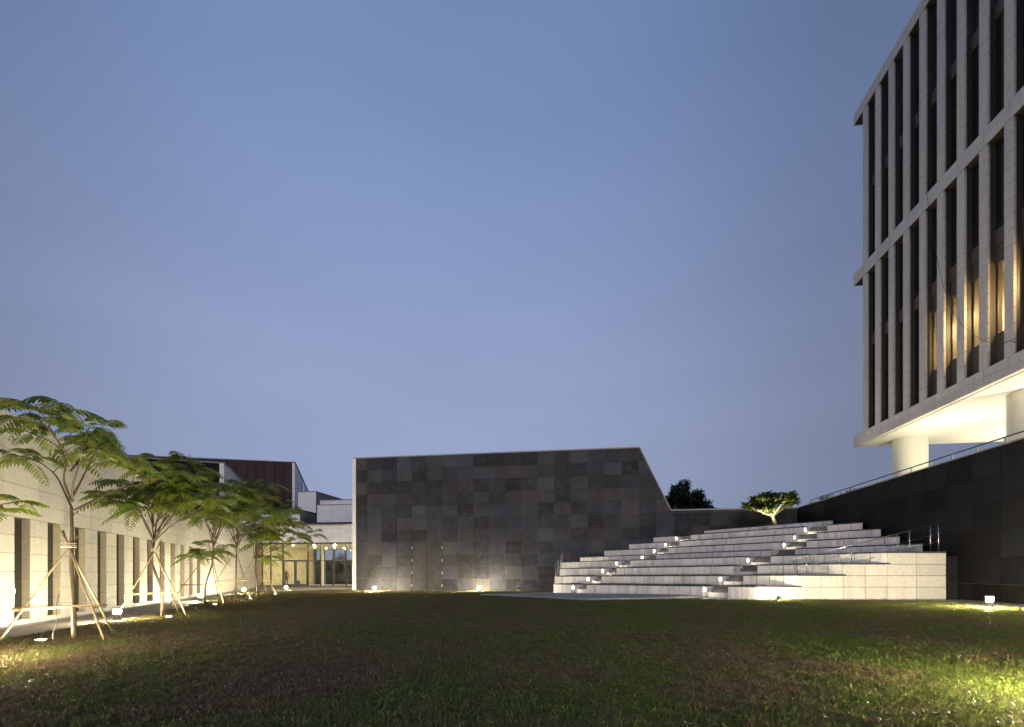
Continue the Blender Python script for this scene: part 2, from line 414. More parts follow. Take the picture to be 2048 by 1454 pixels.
for i in range(len(cols)-1):
    for j in range(11):
        u0, u1, z0, z1 = cols[i]+G, cols[i+1]-G, j*RH+G-.02, min((j+1)*RH-G, HT)-.02
        if door_u0-.01 < (u0+u1)/2 < door_u1+.01 and j < 4: continue
        poly = [(u0, z0), (u1, z0), (u1, z1), (u0, z1)]
        sl = (LT-HT)/(6.07-3.84)
        if u1 > 3.84:
            if u0 > 6.06 or z0 >= LT:
                pass
            # region: z<=LT  or  left of slanted line
            pl = clip(poly, -sl, 1, HT-sl*3.84)
            if z1 <= LT: pl = poly
            elif z0 < LT:
                lo = clip(poly, 0, 1, LT-.02); hi = clip(clip(poly, 0, -1, -LT), -sl, 1, HT-sl*3.84)
                if len(lo) >= 3 and (len(hi) < 3 or u0 > 6.05): pl = lo
                elif len(hi) >= 3:
                    # union outline of the two pieces
                    pl = [(u0, z0), (u1, z0), (u1, min(z1, LT-.02))]
                    xl = 3.84+(LT-HT)/sl
                    if u1 > xl: pl += [(xl, LT-.02)]
                    else: pl = [(u0, z0), (u1, z0)]+[q for q in hi if q[0] > u1-1e-6 and q[1] > LT]
                    top = [q for q in hi if q[1] > LT+1e-6]
                    top.sort(key=lambda q: -q[0]); pl += [q for q in top if q not in pl]
            if len(pl) < 3: continue
            if pl is not poly:
                upoly(pl, VF, VF+TH-.002).build('panel', 'slate', hall); continue
        block('panel', F((u0+u1)/2, VF+TH/2+random.uniform(-.003, .003), (z0+z1)/2), (u1-u0, TH, z1-z0), -A, 'slate', hall)
# copings
for (ua, za, ub, zb) in ((-18.55, HT, 3.86, HT), (3.86, HT, 6.08, LT), (6.08, LT, 14.55, LT)):
    d = Vector((ub-ua, zb-za)).normalized(); nrm = (-d.y, d.x)
    if nrm[1] < 0: nrm = (-nrm[0], -nrm[1])
    pl = [(ua, za-.02), (ub, zb-.02), (ub+nrm[0]*.07, zb+nrm[1]*.07), (ua+nrm[0]*.07, za+nrm[1]*.07)]
    upoly(pl, VF-.03, VF+.42).build('coping', 'concrete', hall)
# white stone end pier
for j in range(9):
    z0 = -.05+j*1.185
    block('end_block', F(-18.41, VF+.28, z0+.585), (.30, .62, 1.17), -A, 'pale_stone', hall)
# service door
dr = block('service_door', F((door_u0+door_u1)/2, VF+TH+.004, 1.92), (door_u1-door_u0, .01, 3.84), -A, 'dark_metal', hall)
dm = (door_u0+door_u1)/2
for s in (-1, 1):
    lf = block('door_leaf', F(dm+s*.615, VF+.012, 1.91), (1.19, .03, 3.80), -A, 'slate_door', dr)
    for k in range(4):
        block('hinge', F(dm+s*1.235, VF-.005, .42+k*.99), (.05, .05, .17), -A, 'steel', dr)

# ================================================================== RETAINING WALL (right)
UW = 14.6
rw = thing('retaining_wall', 'tall dark stone clad retaining wall along the right of the lawn', 'wall', F(UW+.2, 20))
upoly([(0, 0)], 0, 0) if False else None
b = MB(); b.obox(F(UW+TH, 2, -.3), F(.35, 0)-F(0, 0), F(0, 34.3)-F(0, 0), (0, 0, LT-.03+.3)); b.build('wall', 'grout', rw)
k = 0; v = VF-.06
while v > 2.5:
    for j in range(6):
        z0, z1 = j*.99+.345-.34 if j else -.05, (j+1)*.99
        z0 = j*.99 if j else -.05
        z1 = min(z1, LT-.02)
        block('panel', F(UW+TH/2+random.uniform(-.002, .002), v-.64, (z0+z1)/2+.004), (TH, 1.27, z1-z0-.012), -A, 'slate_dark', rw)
    v -= 1.285
b = MB(); b.obox(F(UW-.03, 2, LT-.02), F(.45, 0)-F(0, 0), F(0, 34.36)-F(0, 0), (0, 0, .05)); b.build('coping', 'concrete', rw)
b = MB(); b.obox(F(13.78, 21.6, .0), F(.80, 0)-F(0, 0), F(0, .35)-F(0, 0), (0, 0, 2.08)); b.build('pier', 'slate_dark', rw)
# deck behind it, with railing
b = MB(); b.obox(F(UW+.39, 2, -.2), F(45, 0)-F(0, 0), F(0, 34.7)-F(0, 0), (0, 0, LT-.15)); dk = struct(b.build('deck', 'concrete'))
rail = thing('wall_railing', 'low steel handrail on square posts along the top of the retaining wall', 'railing', F(UW+.12, 20, LT+.03))
v = 34.6; i = 0
while v > 6:
    block('post', F(UW+.12, v, LT+.03+.115), (.035, .05, .23), -A, 'steel', rail); v -= 1.25
b = MB(); b.obox(F(UW+.095, 6, LT+.26), F(.05, 0)-F(0, 0), F(0, 28.65)-F(0, 0), (0, 0, .035)); b.build('top_rail', 'dark_metal', rail)

# ================================================================== AMPHITHEATRE
rows = [((2.36, 27.46, .80), (9.59, 18.96, .897), [1.33, 2.45, 8.93, 10.04]),
        ((2.58, 29.17, 1.235), (11.26, 18.96, 1.347), [2.48, 3.59, 10.15, 11.25]),
        ((3.02, 30.71, 1.695), (13.01, 18.96, 1.797), [3.32, 4.45, 11.06, 12.16]),
        ((3.23, 32.49, 2.145), (14.74, 18.96, 2.247), [4.52, 5.65, 12.31, 13.42]),
        ((5.07, 36.00, 2.59), (17.77, 20.88, 2.69), [5.32, 6.50, 13.51, 14.68]),
        ((6.83, 35.73, 3.07), (18.00, 22.40, 3.14), [4.12, 5.31, 12.30, 13.49]),
        ((8.60, 35.46, 3.54), (18.22, 23.84, 3.61), [2.90, 4.07, 11.10, 12.27]),
        ((10.31, 35.19, 4.02), (18.47, 25.42, 4.09), [1.72, 2.94, 9.92, 11.09]),
        ((13.81, 34.66, 4.48), (18.94, 28.49, 4.54), [])]
YS = 18.96
amph = thing('amphitheatre', 'white stone terraced amphitheatre seating with two lit stairways', 'amphitheatre', (11, 23, .35))
TP = .05
lights_dead = {(2, 1), (4, 1)}
tuft_jobs = []
for k, (L, Rr, gaps) in enumerate(rows):
    l2, r2 = Vector(L[:2]), Vector(Rr[:2]); ln = (r2-l2).length; e = (r2-l2)/ln; n = Vector((-e.y, e.x))
    if n.y < 0: n = -n
    rot = math.atan2(e.y, e.x)
    zt = lambda s, L=L, Rr=Rr, ln=ln: L[2]+(Rr[2]-L[2])*s/ln
    rise = .45 if k else .47
    if k < 8:
        nl = Vector(rows[k+1][0][:2]); nr = Vector(rows[k+1][1][:2])
        depth = (nl-l2).dot(n)+.35
    else: depth = 3.0
    segs = [(0, ln)] if not gaps else [(0, gaps[0]), (gaps[1], gaps[2]), (gaps[3], ln)]
    tr = thing('x', 'x', 'x') if False else None
    rowo = None
    for si, (s0, s1) in enumerate(segs):
        last = si == len(segs)-1
        p0, p1 = l2+e*s0+n*TP, l2+e*s1+n*TP
        if last and k < 3:
            q1 = Vector((nr.x+.25, YS+TP)); p1 = Vector((p1.x+.04, YS+TP)); q0 = l2+e*s0+n*depth
            poly = [p0, p1, q1, q1+n*.35, q0]
        elif last and k == 3:
            poly = [p0, Vector((p1.x+.04, YS+TP)), Vector((17.06, YS+TP)), Vector((17.30, 21.0)), l2+e*(s1+1.5)+n*depth, l2+e*s0+n*depth]
        elif last and k < 8:
            poly = [p0, p1, nr+e*.02+n*.3-e*.25, l2+e*s0+n*depth]
        elif k == 8:
            poly = [p0, p1, Vector(F(14.4, 36.2)[:2]), Vector(F(uv(*l2)[0]+.3, 36.3)[:2])]
        else:
            poly = [p0, p1, l2+e*s1+n*depth, l2+e*s0+n*depth]
        pl = [tuple(p) for p in poly]
        zz = [zt(max(0, min(ln, (Vector(p)-l2).dot(e))))-.05 for p in pl]
        b = MB(); b.prism(pl, -.1 if k < 4 else L[2]-1.2, zz)
        core = b.build('terrace', 'grout', amph)
        # coping along the front edge
        b = MB(); cd = .34
        ce = s1+(.18 if last and k < 3 else 0)
        c0, c1 = l2+e*(s0+.0), l2+e*ce
        cp = [c0-n*.02, c1-n*.02, c1+n*cd, c0+n*cd]
        if last and k < 4:
            xe = (nr.x+.12) if k < 3 else 17.06
            c1 = l2+e*ln
            cp = [c0-n*.02, Vector((c1.x-.02, YS-.02)), Vector((xe, YS-.02)), Vector((xe, YS+.28)), c1+n*.30+e*.0, c0+n*cd]
        zc = [zt(max(0, min(ln, (p-l2).dot(e)))) for p in cp]
        b.prism([tuple(p) for p in cp], [z-.052 for z in zc], zc); b.build('coping', 'coping_stone', amph)
        # face panels
        cnt = max(1, round((s1-s0)/.545)); w = (s1-s0)/cnt
        for i in range(cnt):
            sc = s0+w*(i+.5); zz1 = zt(sc)-.056; zz0 = zt(sc)-rise-.02
            if k == 0: zz0 = zg(*(l2+e*sc))-.02 if (si == 2) else zt(sc)-.50
            if k == 0 and si == 0: zz0 = .12
            c2 = l2+e*sc+n*(TP/2+random.uniform(-.003, .003))
            block('panel', (c2.x, c2.y, (zz0+zz1)/2), (w-.022, TP, zz1-zz0), rot, 'step_stone', amph)
        # cheek panel beside each stairway, with its recessed step light
        if not last or k == 8:
            if k < 8:
                s_end = s1
                dep = min(depth-.35, 1.25)
                z1_ = zt(s1); zb = z1_-rise-.02
                c2 = l2+e*(s1+.012)+n*(dep/2+.004)
                block('cheek_panel', (c2.x, c2.y, (zb+z1_-.056)/2), (.024, dep, z1_-.056-zb), rot, 'step_stone', amph)
                pl2 = l2+e*(s1+.03)+n*.16
                dead = (k, si) in lights_dead
                lb = MB(); ctr = Vector((pl2.x, pl2.y, z1_-.20)); ev = Vector((e.x, e.y, 0)); nv = Vector((n.x, n.y, 0))
                lb.obox(ctr-nv*.045-Vector((0, 0, .045)), nv*.09, ev*.012, (0, 0, .09))
                lb.build('step_light', 'dead_lens' if dead else 'step_lens', amph)
    # steps in the gaps
    if gaps:
        for (ga, gb) in ((gaps[0], gaps[1]), (gaps[2], gaps[3])):
            for q in range(3):
                d0 = .44+q*.28; d1 = depth if q == 2 else d0+.30
                p = [l2+e*(ga+.03)+n*d0, l2+e*(gb-.004)+n*d0, l2+e*(gb-.004)+n*d1, l2+e*(ga+.03)+n*d1]
                zt_ = [zt((x-l2).dot(e))-rise*(2-q)/3-.004 for x in p]
                b = MB(); b.prism([tuple(x) for x in p], [z-(.40 if k else .42) for z in zt_] if q else [zg(*p[0])-.05 if k == 0 else z-.25 for z in zt_], zt_)
                b.build('step', 'shaded_tread' if q else 'step_stone', amph)  # lamp glow and tread shadow put in colour: pale first riser, dark upper steps
    # grass tufts at the back of the tread, in front of the next row
    if k < 4:
        nx_ = rows[k+1]
        tuft_jobs.append((Vector(nx_[0][:2]), Vector(nx_[1][:2]), k, nx_[2]))
# frontal side wall
px_ = [9.59, 11.26, 13.01, 14.74, 17.06]; ztop = [.897, 1.347, 1.797, 2.247]
for c_ in range(4):
    x0, x1 = px_[c_]+(.03 if c_ == 0 else 0), px_[c_+1]
    nc = 2
    for i in range(nc):
        xa, xb = x0+(x1-x0)*i/nc, x0+(x1-x0)*(i+1)/nc
        for j in range(c_+1):
            z0 = .38 if j == 0 else ztop[j-1]-.05; z1 = ztop[j]-.056
            block('panel', ((xa+xb)/2, YS+TP/2+random.uniform(-.002, .002), (z0+z1)/2), (xb-xa-.018, TP, z1-z0-.016), 0, 'limestone', amph)
b = MB(); b.prism([(9.62, YS+.02), (17.05, YS+.02), (17.05, YS+.3), (9.62, YS+.3)], .2, .385); b.build('plinth', 'concrete', amph)
b = MB(); b.obox((17.02, YS+.06, .3), (.05, 0, 0), (.24, 1.95, 0), (0, 0, 1.89)); b.build('side_wall', 'limestone', amph)
# tread grass (tufts along the foot of each face)
def blades(P, hmin, hmax, rnd, wid=.008, lean=.5):
    v = []; f = []
    for (x, y, z) in P:
        h = rnd.uniform(hmin, hmax); a = rnd.uniform(0, 2*math.pi); w = wid*rnd.uniform(.7, 1.3); l = rnd.uniform(.1, lean)*h
        dx, dy = math.cos(a), math.sin(a); n0 = len(v)
        v += [(x-dy*w, y+dx*w, z), (x+dy*w, y-dx*w, z), (x+dx*l*.35-dy*w*.7, y+dy*l*.35+dx*w*.7, z+h*.6), (x+dx*l*.35+dy*w*.7, y+dy*l*.35-dx*w*.7, z+h*.6), (x+dx*l, y+dy*l, z+h)]
        f += [(n0, n0+1, n0+3, n0+2), (n0+2, n0+3, n0+4)]
    return v, f
rnd = random.Random(3)
for (a_, b_, k, gp) in tuft_jobs:
    ln = (b_-a_).length; e = (b_-a_)/ln; n = Vector((-e.y, e.x)); n = n if n.y > 0 else -n
    L, Rr, _ = rows[k]; P = []
    # grass along the bench edge of the tread
    l2 = Vector(L[:2]); e2 = (Vector(Rr[:2])-l2); l_ = e2.length; e2 /= l_
    for q in range(5200):
        s = rnd.uniform(.1, l_-.1); d = rnd.uniform(.30, max(.5, (a_-l2).dot(n)-.05))
        g = rows[k][2]
        if g[0]-.05 < s < g[1]+.05 or g[2]-.05 < s < g[3]+.05: continue
        p = l2+e2*s+n*d; P.append((p.x, p.y, L[2]+(Rr[2]-L[2])*s/l_-.055))
    v, f = blades(P, .05, .12, rnd)
    b = MB(); b.v = v; b.f = f; o = b.build('tread_grass', 'grass', amph); o['kind'] = 'stuff'

# stair rails
def railing(name, label, pts, hgt, posts, loc):
    t = thing(name, label, 'railing', loc)
    b = MB(); b.tube([Vector(p)+Vector((0, 0, hgt)) for p in pts], .024, 8); b.build('top_rail', 'steel', t, True)
    for fr in (.62, .32):
        b = MB(); b.tube([Vector(p)+Vector((0, 0, hgt*fr)) for p in (pts[0] if len(pts) == 2 else pts[0], pts[-1])], .011, 6); b.build('mid_rail', 'steel', t, True)
    for p in posts:
        b = MB(); b.tube([p[0], p[1]], .018, 8); b.build('post', 'steel', t, True)
    return t
def rx(px): return (px-1024)/965*19.25
yr = 19.25
def rz(px): return 1.94+(px-1587)/(1899-1587)*(3.47-1.94)
posts = [((rx(p), yr, z0), (rx(p), yr, rz(p))) for p, z0 in ((1587.6, .88), (1613, 1.33), (1677, 1.33), (1703, 1.78), (1768, 1.78), (1795, 2.23), (1819, 2.23), (1861, 2.23), (1877, 2.23))]
railing('stair_railing', 'long steel handrail climbing the right side wall of the white terraces', [(rx(1586), yr, .9), (rx(1899), yr, 2.43)], 1.04, posts, (rx(1740), yr, 1.35))
lp = [(2.52, 27.75), (2.95, 29.9), (3.42, 32.3)]
railing('stair_railing', 'steel handrail climbing the far left end of the white terraces', [(2.52, 27.75, .80), (3.42, 32.5, 2.14)], 1.0,
        [((2.52+.90*t, 27.75+4.75*t, z0), (2.52+.90*t, 27.75+4.75*t, .80+1.34*t+1.0)) for t, z0 in ((0, .78), (.27, .78), (.36, 1.2), (.62, 1.2), (.70, 1.65), (.94, 1.65), (1, 2.1))], (2.9, 30, 1.2))

# ================================================================== BOLLARD LIGHTS
def bollard(x, y, label, z=None, hood=None, k=1.0):
    z = zg(x, y) if z is None else z
    t = thing('bollard_light', label, 'bollard light', (x, y, z), 'low bollard lights round the lawn')
    b = MB(); b.lathe((x, y, z-.03), [(0, 0), (.105, 0), (.105, .045), (.092, .05), (.092, .25), (0, .25)], 20); b.build('base', 'bollard_body', t)
    b = MB(); b.lathe((x, y, z+.222), [(.0, 0), (.082, 0), (.082, .125), (0, .125)], 20); b.build('lamp', 'lamp_lens_high' if k > 1.6 else 'lamp_lens_mid' if k > 1 else 'lamp_lens' if k == 1.0 else 'lamp_lens_low', t)
    b = MB(); b.lathe((x, y, z+.35), [(.0, 0), (.112, 0), (.112, .03), (.10, .042), (0, .046)], 20); b.build('cap', 'bollard_body', t)
    for j in range(3):
        a = .9+j*2.094
        block('rib', (x+math.cos(a)*.097, y+math.sin(a)*.097, z+.284), (.014, .014, .135), a, 'bollard_body', t)
    if hood is not None:
        b = MB(); b.lathe((x, y, z+.215), [(.125, 0), (.125, .15), (.115, .15), (.115, 0), (.125, 0)], 20, hood-math.pi*.70, hood+math.pi*.70); b.build('hood', 'dark_metal', t)
    return t
bollard(-11.20, 13.68, 'lit bollard light between the first two staked trees by the path')
bollard(-15.3, 23.7, 'lit bollard light beside the trunk of the third staked tree')
bollard(-17.9, 32.2, 'lit bollard light between the two farthest staked trees')
bollard(-17.6, 37.6, 'lit bollard light in front of the glass lobby doors')
bollard(*F(-15.7, 34.3)[:2], 'lit bollard light at the slate wall left of the double door', k=2)
bollard(*F(-7.7, 34.3)[:2], 'lit bollard light at the slate wall right of the double door', k=2)
bollard(.37, 27.35, 'hooded bollard light at the lawn corner by the left end of the terraces', hood=math.pi*1.12, k=.5)
bollard(10.0, 18.05, 'lit bollard light in front of the white terrace side wall', k=.5)
bollard(13.95, 14.1, 'lit bollard light at the foot of the dark retaining wall', k=1.5)
bollard(4.75, 3.55, 'bollard light just outside the picture at the lower right lawn corner', k=1.5)
bollard(13.2, 8.6, 'bollard light outside the picture farther along the retaining wall', k=1.5)
bollard(-6.9, 5.5, 'bollard light just outside the picture at the left lawn edge', k=1.5)

# ================================================================== LEFT STONE HALL
WT = 5.55
lh = thing('stone_hall', 'long pale limestone hall with a row of tall slot windows', 'building', LW(12, 2))
wins = [.56+1.513*k for k in range(-3, 12)]
WO = .69; ZB, ZT = .13, 2.90
def lblock(name, s0, s1, n0, n1, z0, z1, mat, parent=lh):
    return block(name, LW((s0+s1)/2, (n0+n1)/2, (z0+z1)/2), (s1-s0, n1-n0, z1-z0), LROT, mat, parent)
PT = .03
edges = [-9.0]
for w in wins: edges += [w, w+WO]
edges.append(37.2)
for i in range(0, len(edges)-1, 2):
    lblock('pier', edges[i], edges[i+1], PT, .5, -.2, ZT, 'pale_joint')
lblock('lintel', -9, 37.2, PT, .5, ZT+.001, WT-.03, 'pale_joint')
lblock('back_wall', -9, 37.2, .5, 9, -.2, WT-.25, 'concrete')
lblock('coping', -9, 37.2, -.03, .52, WT-.028, WT+.03, 'limestone')
nco = 6; ch = (WT-.03-ZT)/nco
s = -9+.02
marks = [-9.0+.04+1.513*i for i in range(23)]+[26.9, 29.2, 31.5, 33.8, 37.2]
for j in range(nco):
    for i in range(len(marks)-1):
        if marks[i+1] < -4.5: continue
        lblock('panel', marks[i]+.006, marks[i+1]-.006, random.uniform(-.004, .001), PT-.001, ZT+j*ch+.007, ZT+(j+1)*ch-.007, 'limestone')
pc = (ZT+.02)/6
for i in range(0, len(edges)-1, 2):
    s0, s1 = edges[i], edges[i+1]
    if s1 < -4: continue
    if i == len(edges)-2: cuts = [s0, 19.8, 22.2, 24.6, 27.4, 30.4, 33.6, 37.2]
    elif i == 0: cuts = [s1-.82, s1]
    else: cuts = [s0, s1]
    for a_, b_ in zip(cuts[:-1], cuts[1:]):
        for j in range(6):
            lblock('panel', a_+.002, b_-.002, random.uniform(-.004, .001), PT-.001, -.02+j*pc+.007, -.02+(j+1)*pc-.007, 'limestone')
for w in wins:
    if w < -3.6: continue
    wd = lblock('window', w+.002, w+WO-.002, .18, .22, ZB, ZT-.002, 'bronze_frame')
    lblock('pane', w+.06, w+WO-.06, .165, .182, ZB+.06, ZT-.06, 'dark_glass', wd)
    lblock('sill', w, w+WO, -.01, .19, -.15, ZB, 'limestone', wd)
    for j in range(5):
        lblock('jamb_panel', w+WO-.02, w+WO-.0005, -.0, .178, ZB+.004+j*.553, ZB+(j+1)*.553-.004, 'warm_stone', wd)

# ================================================================== LOBBY
VL = 43.0
def ux(px, v): 
    r = (px-1024)/965; Y = v/(r*SA+CA); return uv(r*Y, Y)[0]
lob = thing('glass_lobby', 'glazed entrance lobby glowing with downlights under a pale stone fascia', 'building', F(-24, VL+3))
UL, URr = -32.3, -15.0
def fblock(name, u0, u1, v0, v1, z0, z1, mat, parent):
    return block(name, F((u0+u1)/2, (v0+v1)/2, (z0+z1)/2), (u1-u0, v1-v0, z1-z0), -A, mat, parent)
fblock('floor', UL, URr, VL-.5, VL+11, -.2, .06, 'lobby_floor', lob)
fblock('ceiling', UL, URr, VL+.06, VL+11, 4.18, 4.40, 'white_plaster', lob)
fblock('fascia_core', UL, URr, VL+.04, VL+.6, 4.32, 6.08, 'concrete', lob)
n_ = 11; wdt = (URr-UL)/n_
for i in range(n_):
    for j in range(4):
        fblock('panel', UL+i*wdt+.006, UL+(i+1)*wdt-.006, VL+random.uniform(-.003, .002), VL+.04, 4.32+j*.44+.005, 4.32+(j+1)*.44-.005, 'pale_stone', lob)
fblock('canopy', UL, URr, VL-.45, VL+9, 6.08, 6.22, 'dark_metal', lob)
fblock('head_frame', UL, URr, VL+.0, VL+.12, 4.20, 4.318, 'bronze_frame', lob)
fblock('sill', UL, URr, VL+.0, VL+.12, .06, .20, 'frame_grey', lob)
fblock('side_wall', UL-.3, UL, VL-.2, VL+11, -.1, 6, 'lobby_wall', lob)
mull = [ux(p, VL) for p in (524, 541, 565.5, 615.6, 640.6, 666, 692)]+[ux(692, VL)+1.2, ux(692, VL)+2.4]
zt_ = 2.62
fblock('wall_panel', UL, mull[0], VL+.02, VL+.1, .06, 4.2, 'warm_stone', lob)
for i, u in enumerate(mull): fblock('mullion', u-.045, u+.045, VL, VL+.13, .20, 4.20, 'bronze_frame', lob)
for i in range(len(mull)-1):
    a_, b_ = mull[i]+.045, mull[i+1]-.045
    fblock('transom', a_, b_, VL+.01, VL+.11, zt_-.04, zt_+.04, 'frame_grey', lob)
    fblock('pane', a_, b_, VL+.055, VL+.065, zt_+.04, 4.20, 'clear_glass', lob)
    if i == 2:
        dd = fblock('door', a_, b_, VL+.015, VL+.10, zt_-.12, zt_-.041, 'frame_grey', lob)
        mid = (a_+b_)/2
        for (q0, q1) in ((a_, mid-.01), (mid+.01, b_)):
            for (x0, x1, z0, z1) in ((q0, q0+.12, .2, zt_-.121), (q1-.12, q1, .2, zt_-.121), (q0+.12, q1-.12, .2, .34)):
                fblock('door_frame', x0, x1, VL+.02, VL+.09, z0, z1, 'frame_grey', dd)
            fblock('pane', q0+.12, q1-.12, VL+.05, VL+.06, .34, zt_-.121, 'clear_glass', dd)
    else:
        fblock('pane', a_, b_, VL+.055, VL+.065, .20, zt_-.04, 'clear_glass', lob)
# interior
VB = VL+10.5
back = [ux(p, VB) for p in (524, 596, 622, 640, 648, 700, 722)]
fblock('back_wall', UL, back[1], VB, VB+.3, .06, 4.18, 'lobby_wall', lob)
fblock('back_wall', back[1], back[2], VB-2.6, VB+.3, .06, 4.18, 'lobby_wall', lob)
fblock('back_wall', back[3], back[4], VB, VB+.3, .06, 4.18, 'white_plaster', lob)
fblock('back_wall', back[5]+.6, URr, VB, VB+.3, .06, 4.18, 'lobby_wall', lob)
fblock('lit_panel', back[1]-1.1, back[1]-.75, VB-.12, VB-.01, .8, 3.6, 'door_panel', lob)
for (a_, b_) in ((back[2], back[3]), (back[4], back[5]+.6)):
    fblock('pane', a_, b_, VB+.1, VB+.11, .06, 4.18, 'clear_glass', lob)
    m_ = np.linspace(a_, b_, 3 if b_-a_ < 2 else 4)
    for q in m_: fblock('mullion', q-.04, q+.04, VB+.05, VB+.17, .06, 4.18, 'bronze_frame', lob)
    fblock('transom', a_, b_, VB+.06, VB+.16, 2.6, 2.68, 'bronze_frame', lob)
rr = random.Random(11)
for i in range(6):
    for j in range(3):
        u = UL+3.2+i*2.25+.5*(j % 2); v = VL+1.6+j*3.1
        b = MB(); b.lathe(F(u, v, 4.165), [(0, 0), (.045, 0), (.045, .012), (0, .012)], 14); b.build('downlight', 'down_lens', lob)
# bench inside
bt = thing('bench', 'low dark bench inside the lobby behind the glass door', 'bench', F(ux(594, VB-2.9), VB-3.2, .06))
ub_ = ux(590, VB-3.2)
fblock('seat', ub_-1.1, ub_+.5, VB-3.5, VB-2.95, .44, .52, 'dark_metal', bt)
for q in (-1.0, .4): fblock('leg', ub_+q, ub_+q+.06, VB-3.48, VB-2.97, .06, .44, 'dark_metal', bt)

# a person standing inside the lobby
def person(loc, rz_, label):
    J = {'pel': (0, 0, .93), 'spine': (0, .01, 1.12), 'chest': (0, .0, 1.32), 'neck': (0, .005, 1.47), 'head0': (0, -.01, 1.56), 'head1': (0, -.015, 1.66), 'top': (0, 0, 1.70)}
    rad = {'pel': .135, 'spine': .125, 'chest': .135, 'neck': .052, 'head0': .078, 'head1': .088, 'top': .05}
    Ed = [('pel', 'spine'), ('spine', 'chest'), ('chest', 'neck'), ('neck', 'head0'), ('head0', 'head1'), ('head1', 'top')]
    for s, sd in ((-1, 'l'), (1, 'r')):
        pts = [('hip', (s*.09, 0, .88), .10), ('knee', (s*.10, -.01, .48), .062), ('ank', (s*.105, .02, .09), .042), ('toe', (s*.12, -.13, .035), .032)]
        prev = 'pel'
        for nme, p, r_ in pts: J[nme+sd] = p; rad[nme+sd] = r_; Ed.append((prev, nme+sd)); prev = nme+sd
        pts = [('sho', (s*.18, 0, 1.40), .062), ('elb', (s*.24, .03, 1.12), .042), ('wri', (s*.25, -.06, .88), .028), ('palm', (s*.25, -.075, .82), .03)]
        prev = 'chest'
        for nme, p, r_ in pts: J[nme+sd] = p; rad[nme+sd] = r_; Ed.append((prev, nme+sd)); prev = nme+sd
        for q, (dx, dz) in enumerate(((-.022, -.075), (-.007, -.085), (.009, -.08), (.022, -.065))):
            J['f%d%s' % (q, sd)] = (s*.25+.002, -.08+dx, .82+dz); rad['f%d%s' % (q, sd)] = .009; Ed.append(('palm'+sd, 'f%d%s' % (q, sd)))
        J['th'+sd] = (s*.25, -.115, .79); rad['th'+sd] = .010; Ed.append(('palm'+sd, 'th'+sd))
    keys = list(J); me = bpy.data.meshes.new('person'); me.from_pydata([J[q] for q in keys], [(keys.index(a_), keys.index(b_)) for a_, b_ in Ed], [])
    o = link('person', me); o.location = loc; o.rotation_euler = (0, 0, rz_)
    sk = o.modifiers.new('skin', 'SKIN')
    if not me.skin_vertices: me.attributes.new('skin', 'FLOAT', 'POINT') if False else None
    lay = me.skin_vertices[0] if len(me.skin_vertices) else None
    if lay:
        for i, q in enumerate(keys):
            lay.data[i].radius = (rad[q], rad[q]*(.8 if q in ('pel', 'spine', 'chest') else 1)); lay.data[i].use_root = (q == 'pel')
    o.modifiers.new('sub', 'SUBSURF').render_levels = 2
    m, nt, b = nm('person_clothing')
    tcn = nt.nodes.new('ShaderNodeTexCoord'); sp = nt.nodes.new('ShaderNodeSeparateXYZ'); nt.links.new(tcn.outputs['Object'], sp.inputs[0])
    rp = nt.nodes.new('ShaderNodeValToRGB'); rp.color_ramp.interpolation = 'CONSTANT'
    es = rp.color_ramp.elements; es[0].color = (.02, .02, .02, 1); es[1].position = .06/1.8; es[1].color = (.03, .03, .04, 1)
    for p_, c_ in ((.96/1.8, (.10, .085, .06)), (1.46/1.8, (.24, .14, .09)), (1.62/1.8, (.012, .01, .01))):
        q = es.new(p_); q.color = (*c_, 1)
    dv = nt.nodes.new('ShaderNodeMath'); dv.operation = 'DIVIDE'; dv.inputs[1].default_value = 1.8
    nt.links.new(sp.outputs['Z'], dv.inputs[0]); nt.links.new(dv.outputs[0], rp.inputs[0]); nt.links.new(rp.outputs[0], b.inputs['Base Color'])
    b.inputs['Roughness'].default_value = .8
    me.materials.append(m)
    return tag(o, label, 'person')
person(F(ux(572.5, VL+5), VL+5, .06), .4, 'person in dark clothes standing inside the lobby behind the glass door')

# ================================================================== FAR BUILDINGS
def Yat(px, Y, z=0): return Vector(((px-1024)/965*Y, Y, z))
def zpix(py, Y): return 1.4+(1146-py)/965*Y
# dark box with white flank
e1 = Vector((.9453, .3261, 0))          # along the far fronts
bxA = thing('dark_block', 'dark grey flat roofed block with a white flank behind the stone hall', 'building', Yat(400, 55))
YA = 52; p1 = Yat(439, YA); p0 = p1-e1*24; zA = zpix(927, YA)
b = MB(); b.prism([tuple(q[:2]) for q in (p0, p1, p1+LE*14, p0+LE*14)], 0, zA); b.build('wall', 'slate_dark', bxA)
for j in range(9):
    q = p1+e1*.02; zz = zA/9
    b = MB(); b.obox(q-LE*.12+Vector((0, 0, j*zz+.01)), e1*.42, LE*14.1, (0, 0, zz-.02)); b.build('flank_block', 'pale_stone', bxA)
b = MB(); b.obox(p0-LE*.15+Vector((0, 0, zA)), e1*24.5, LE*14.3, (0, 0, .12)); b.build('coping', 'concrete', bxA)
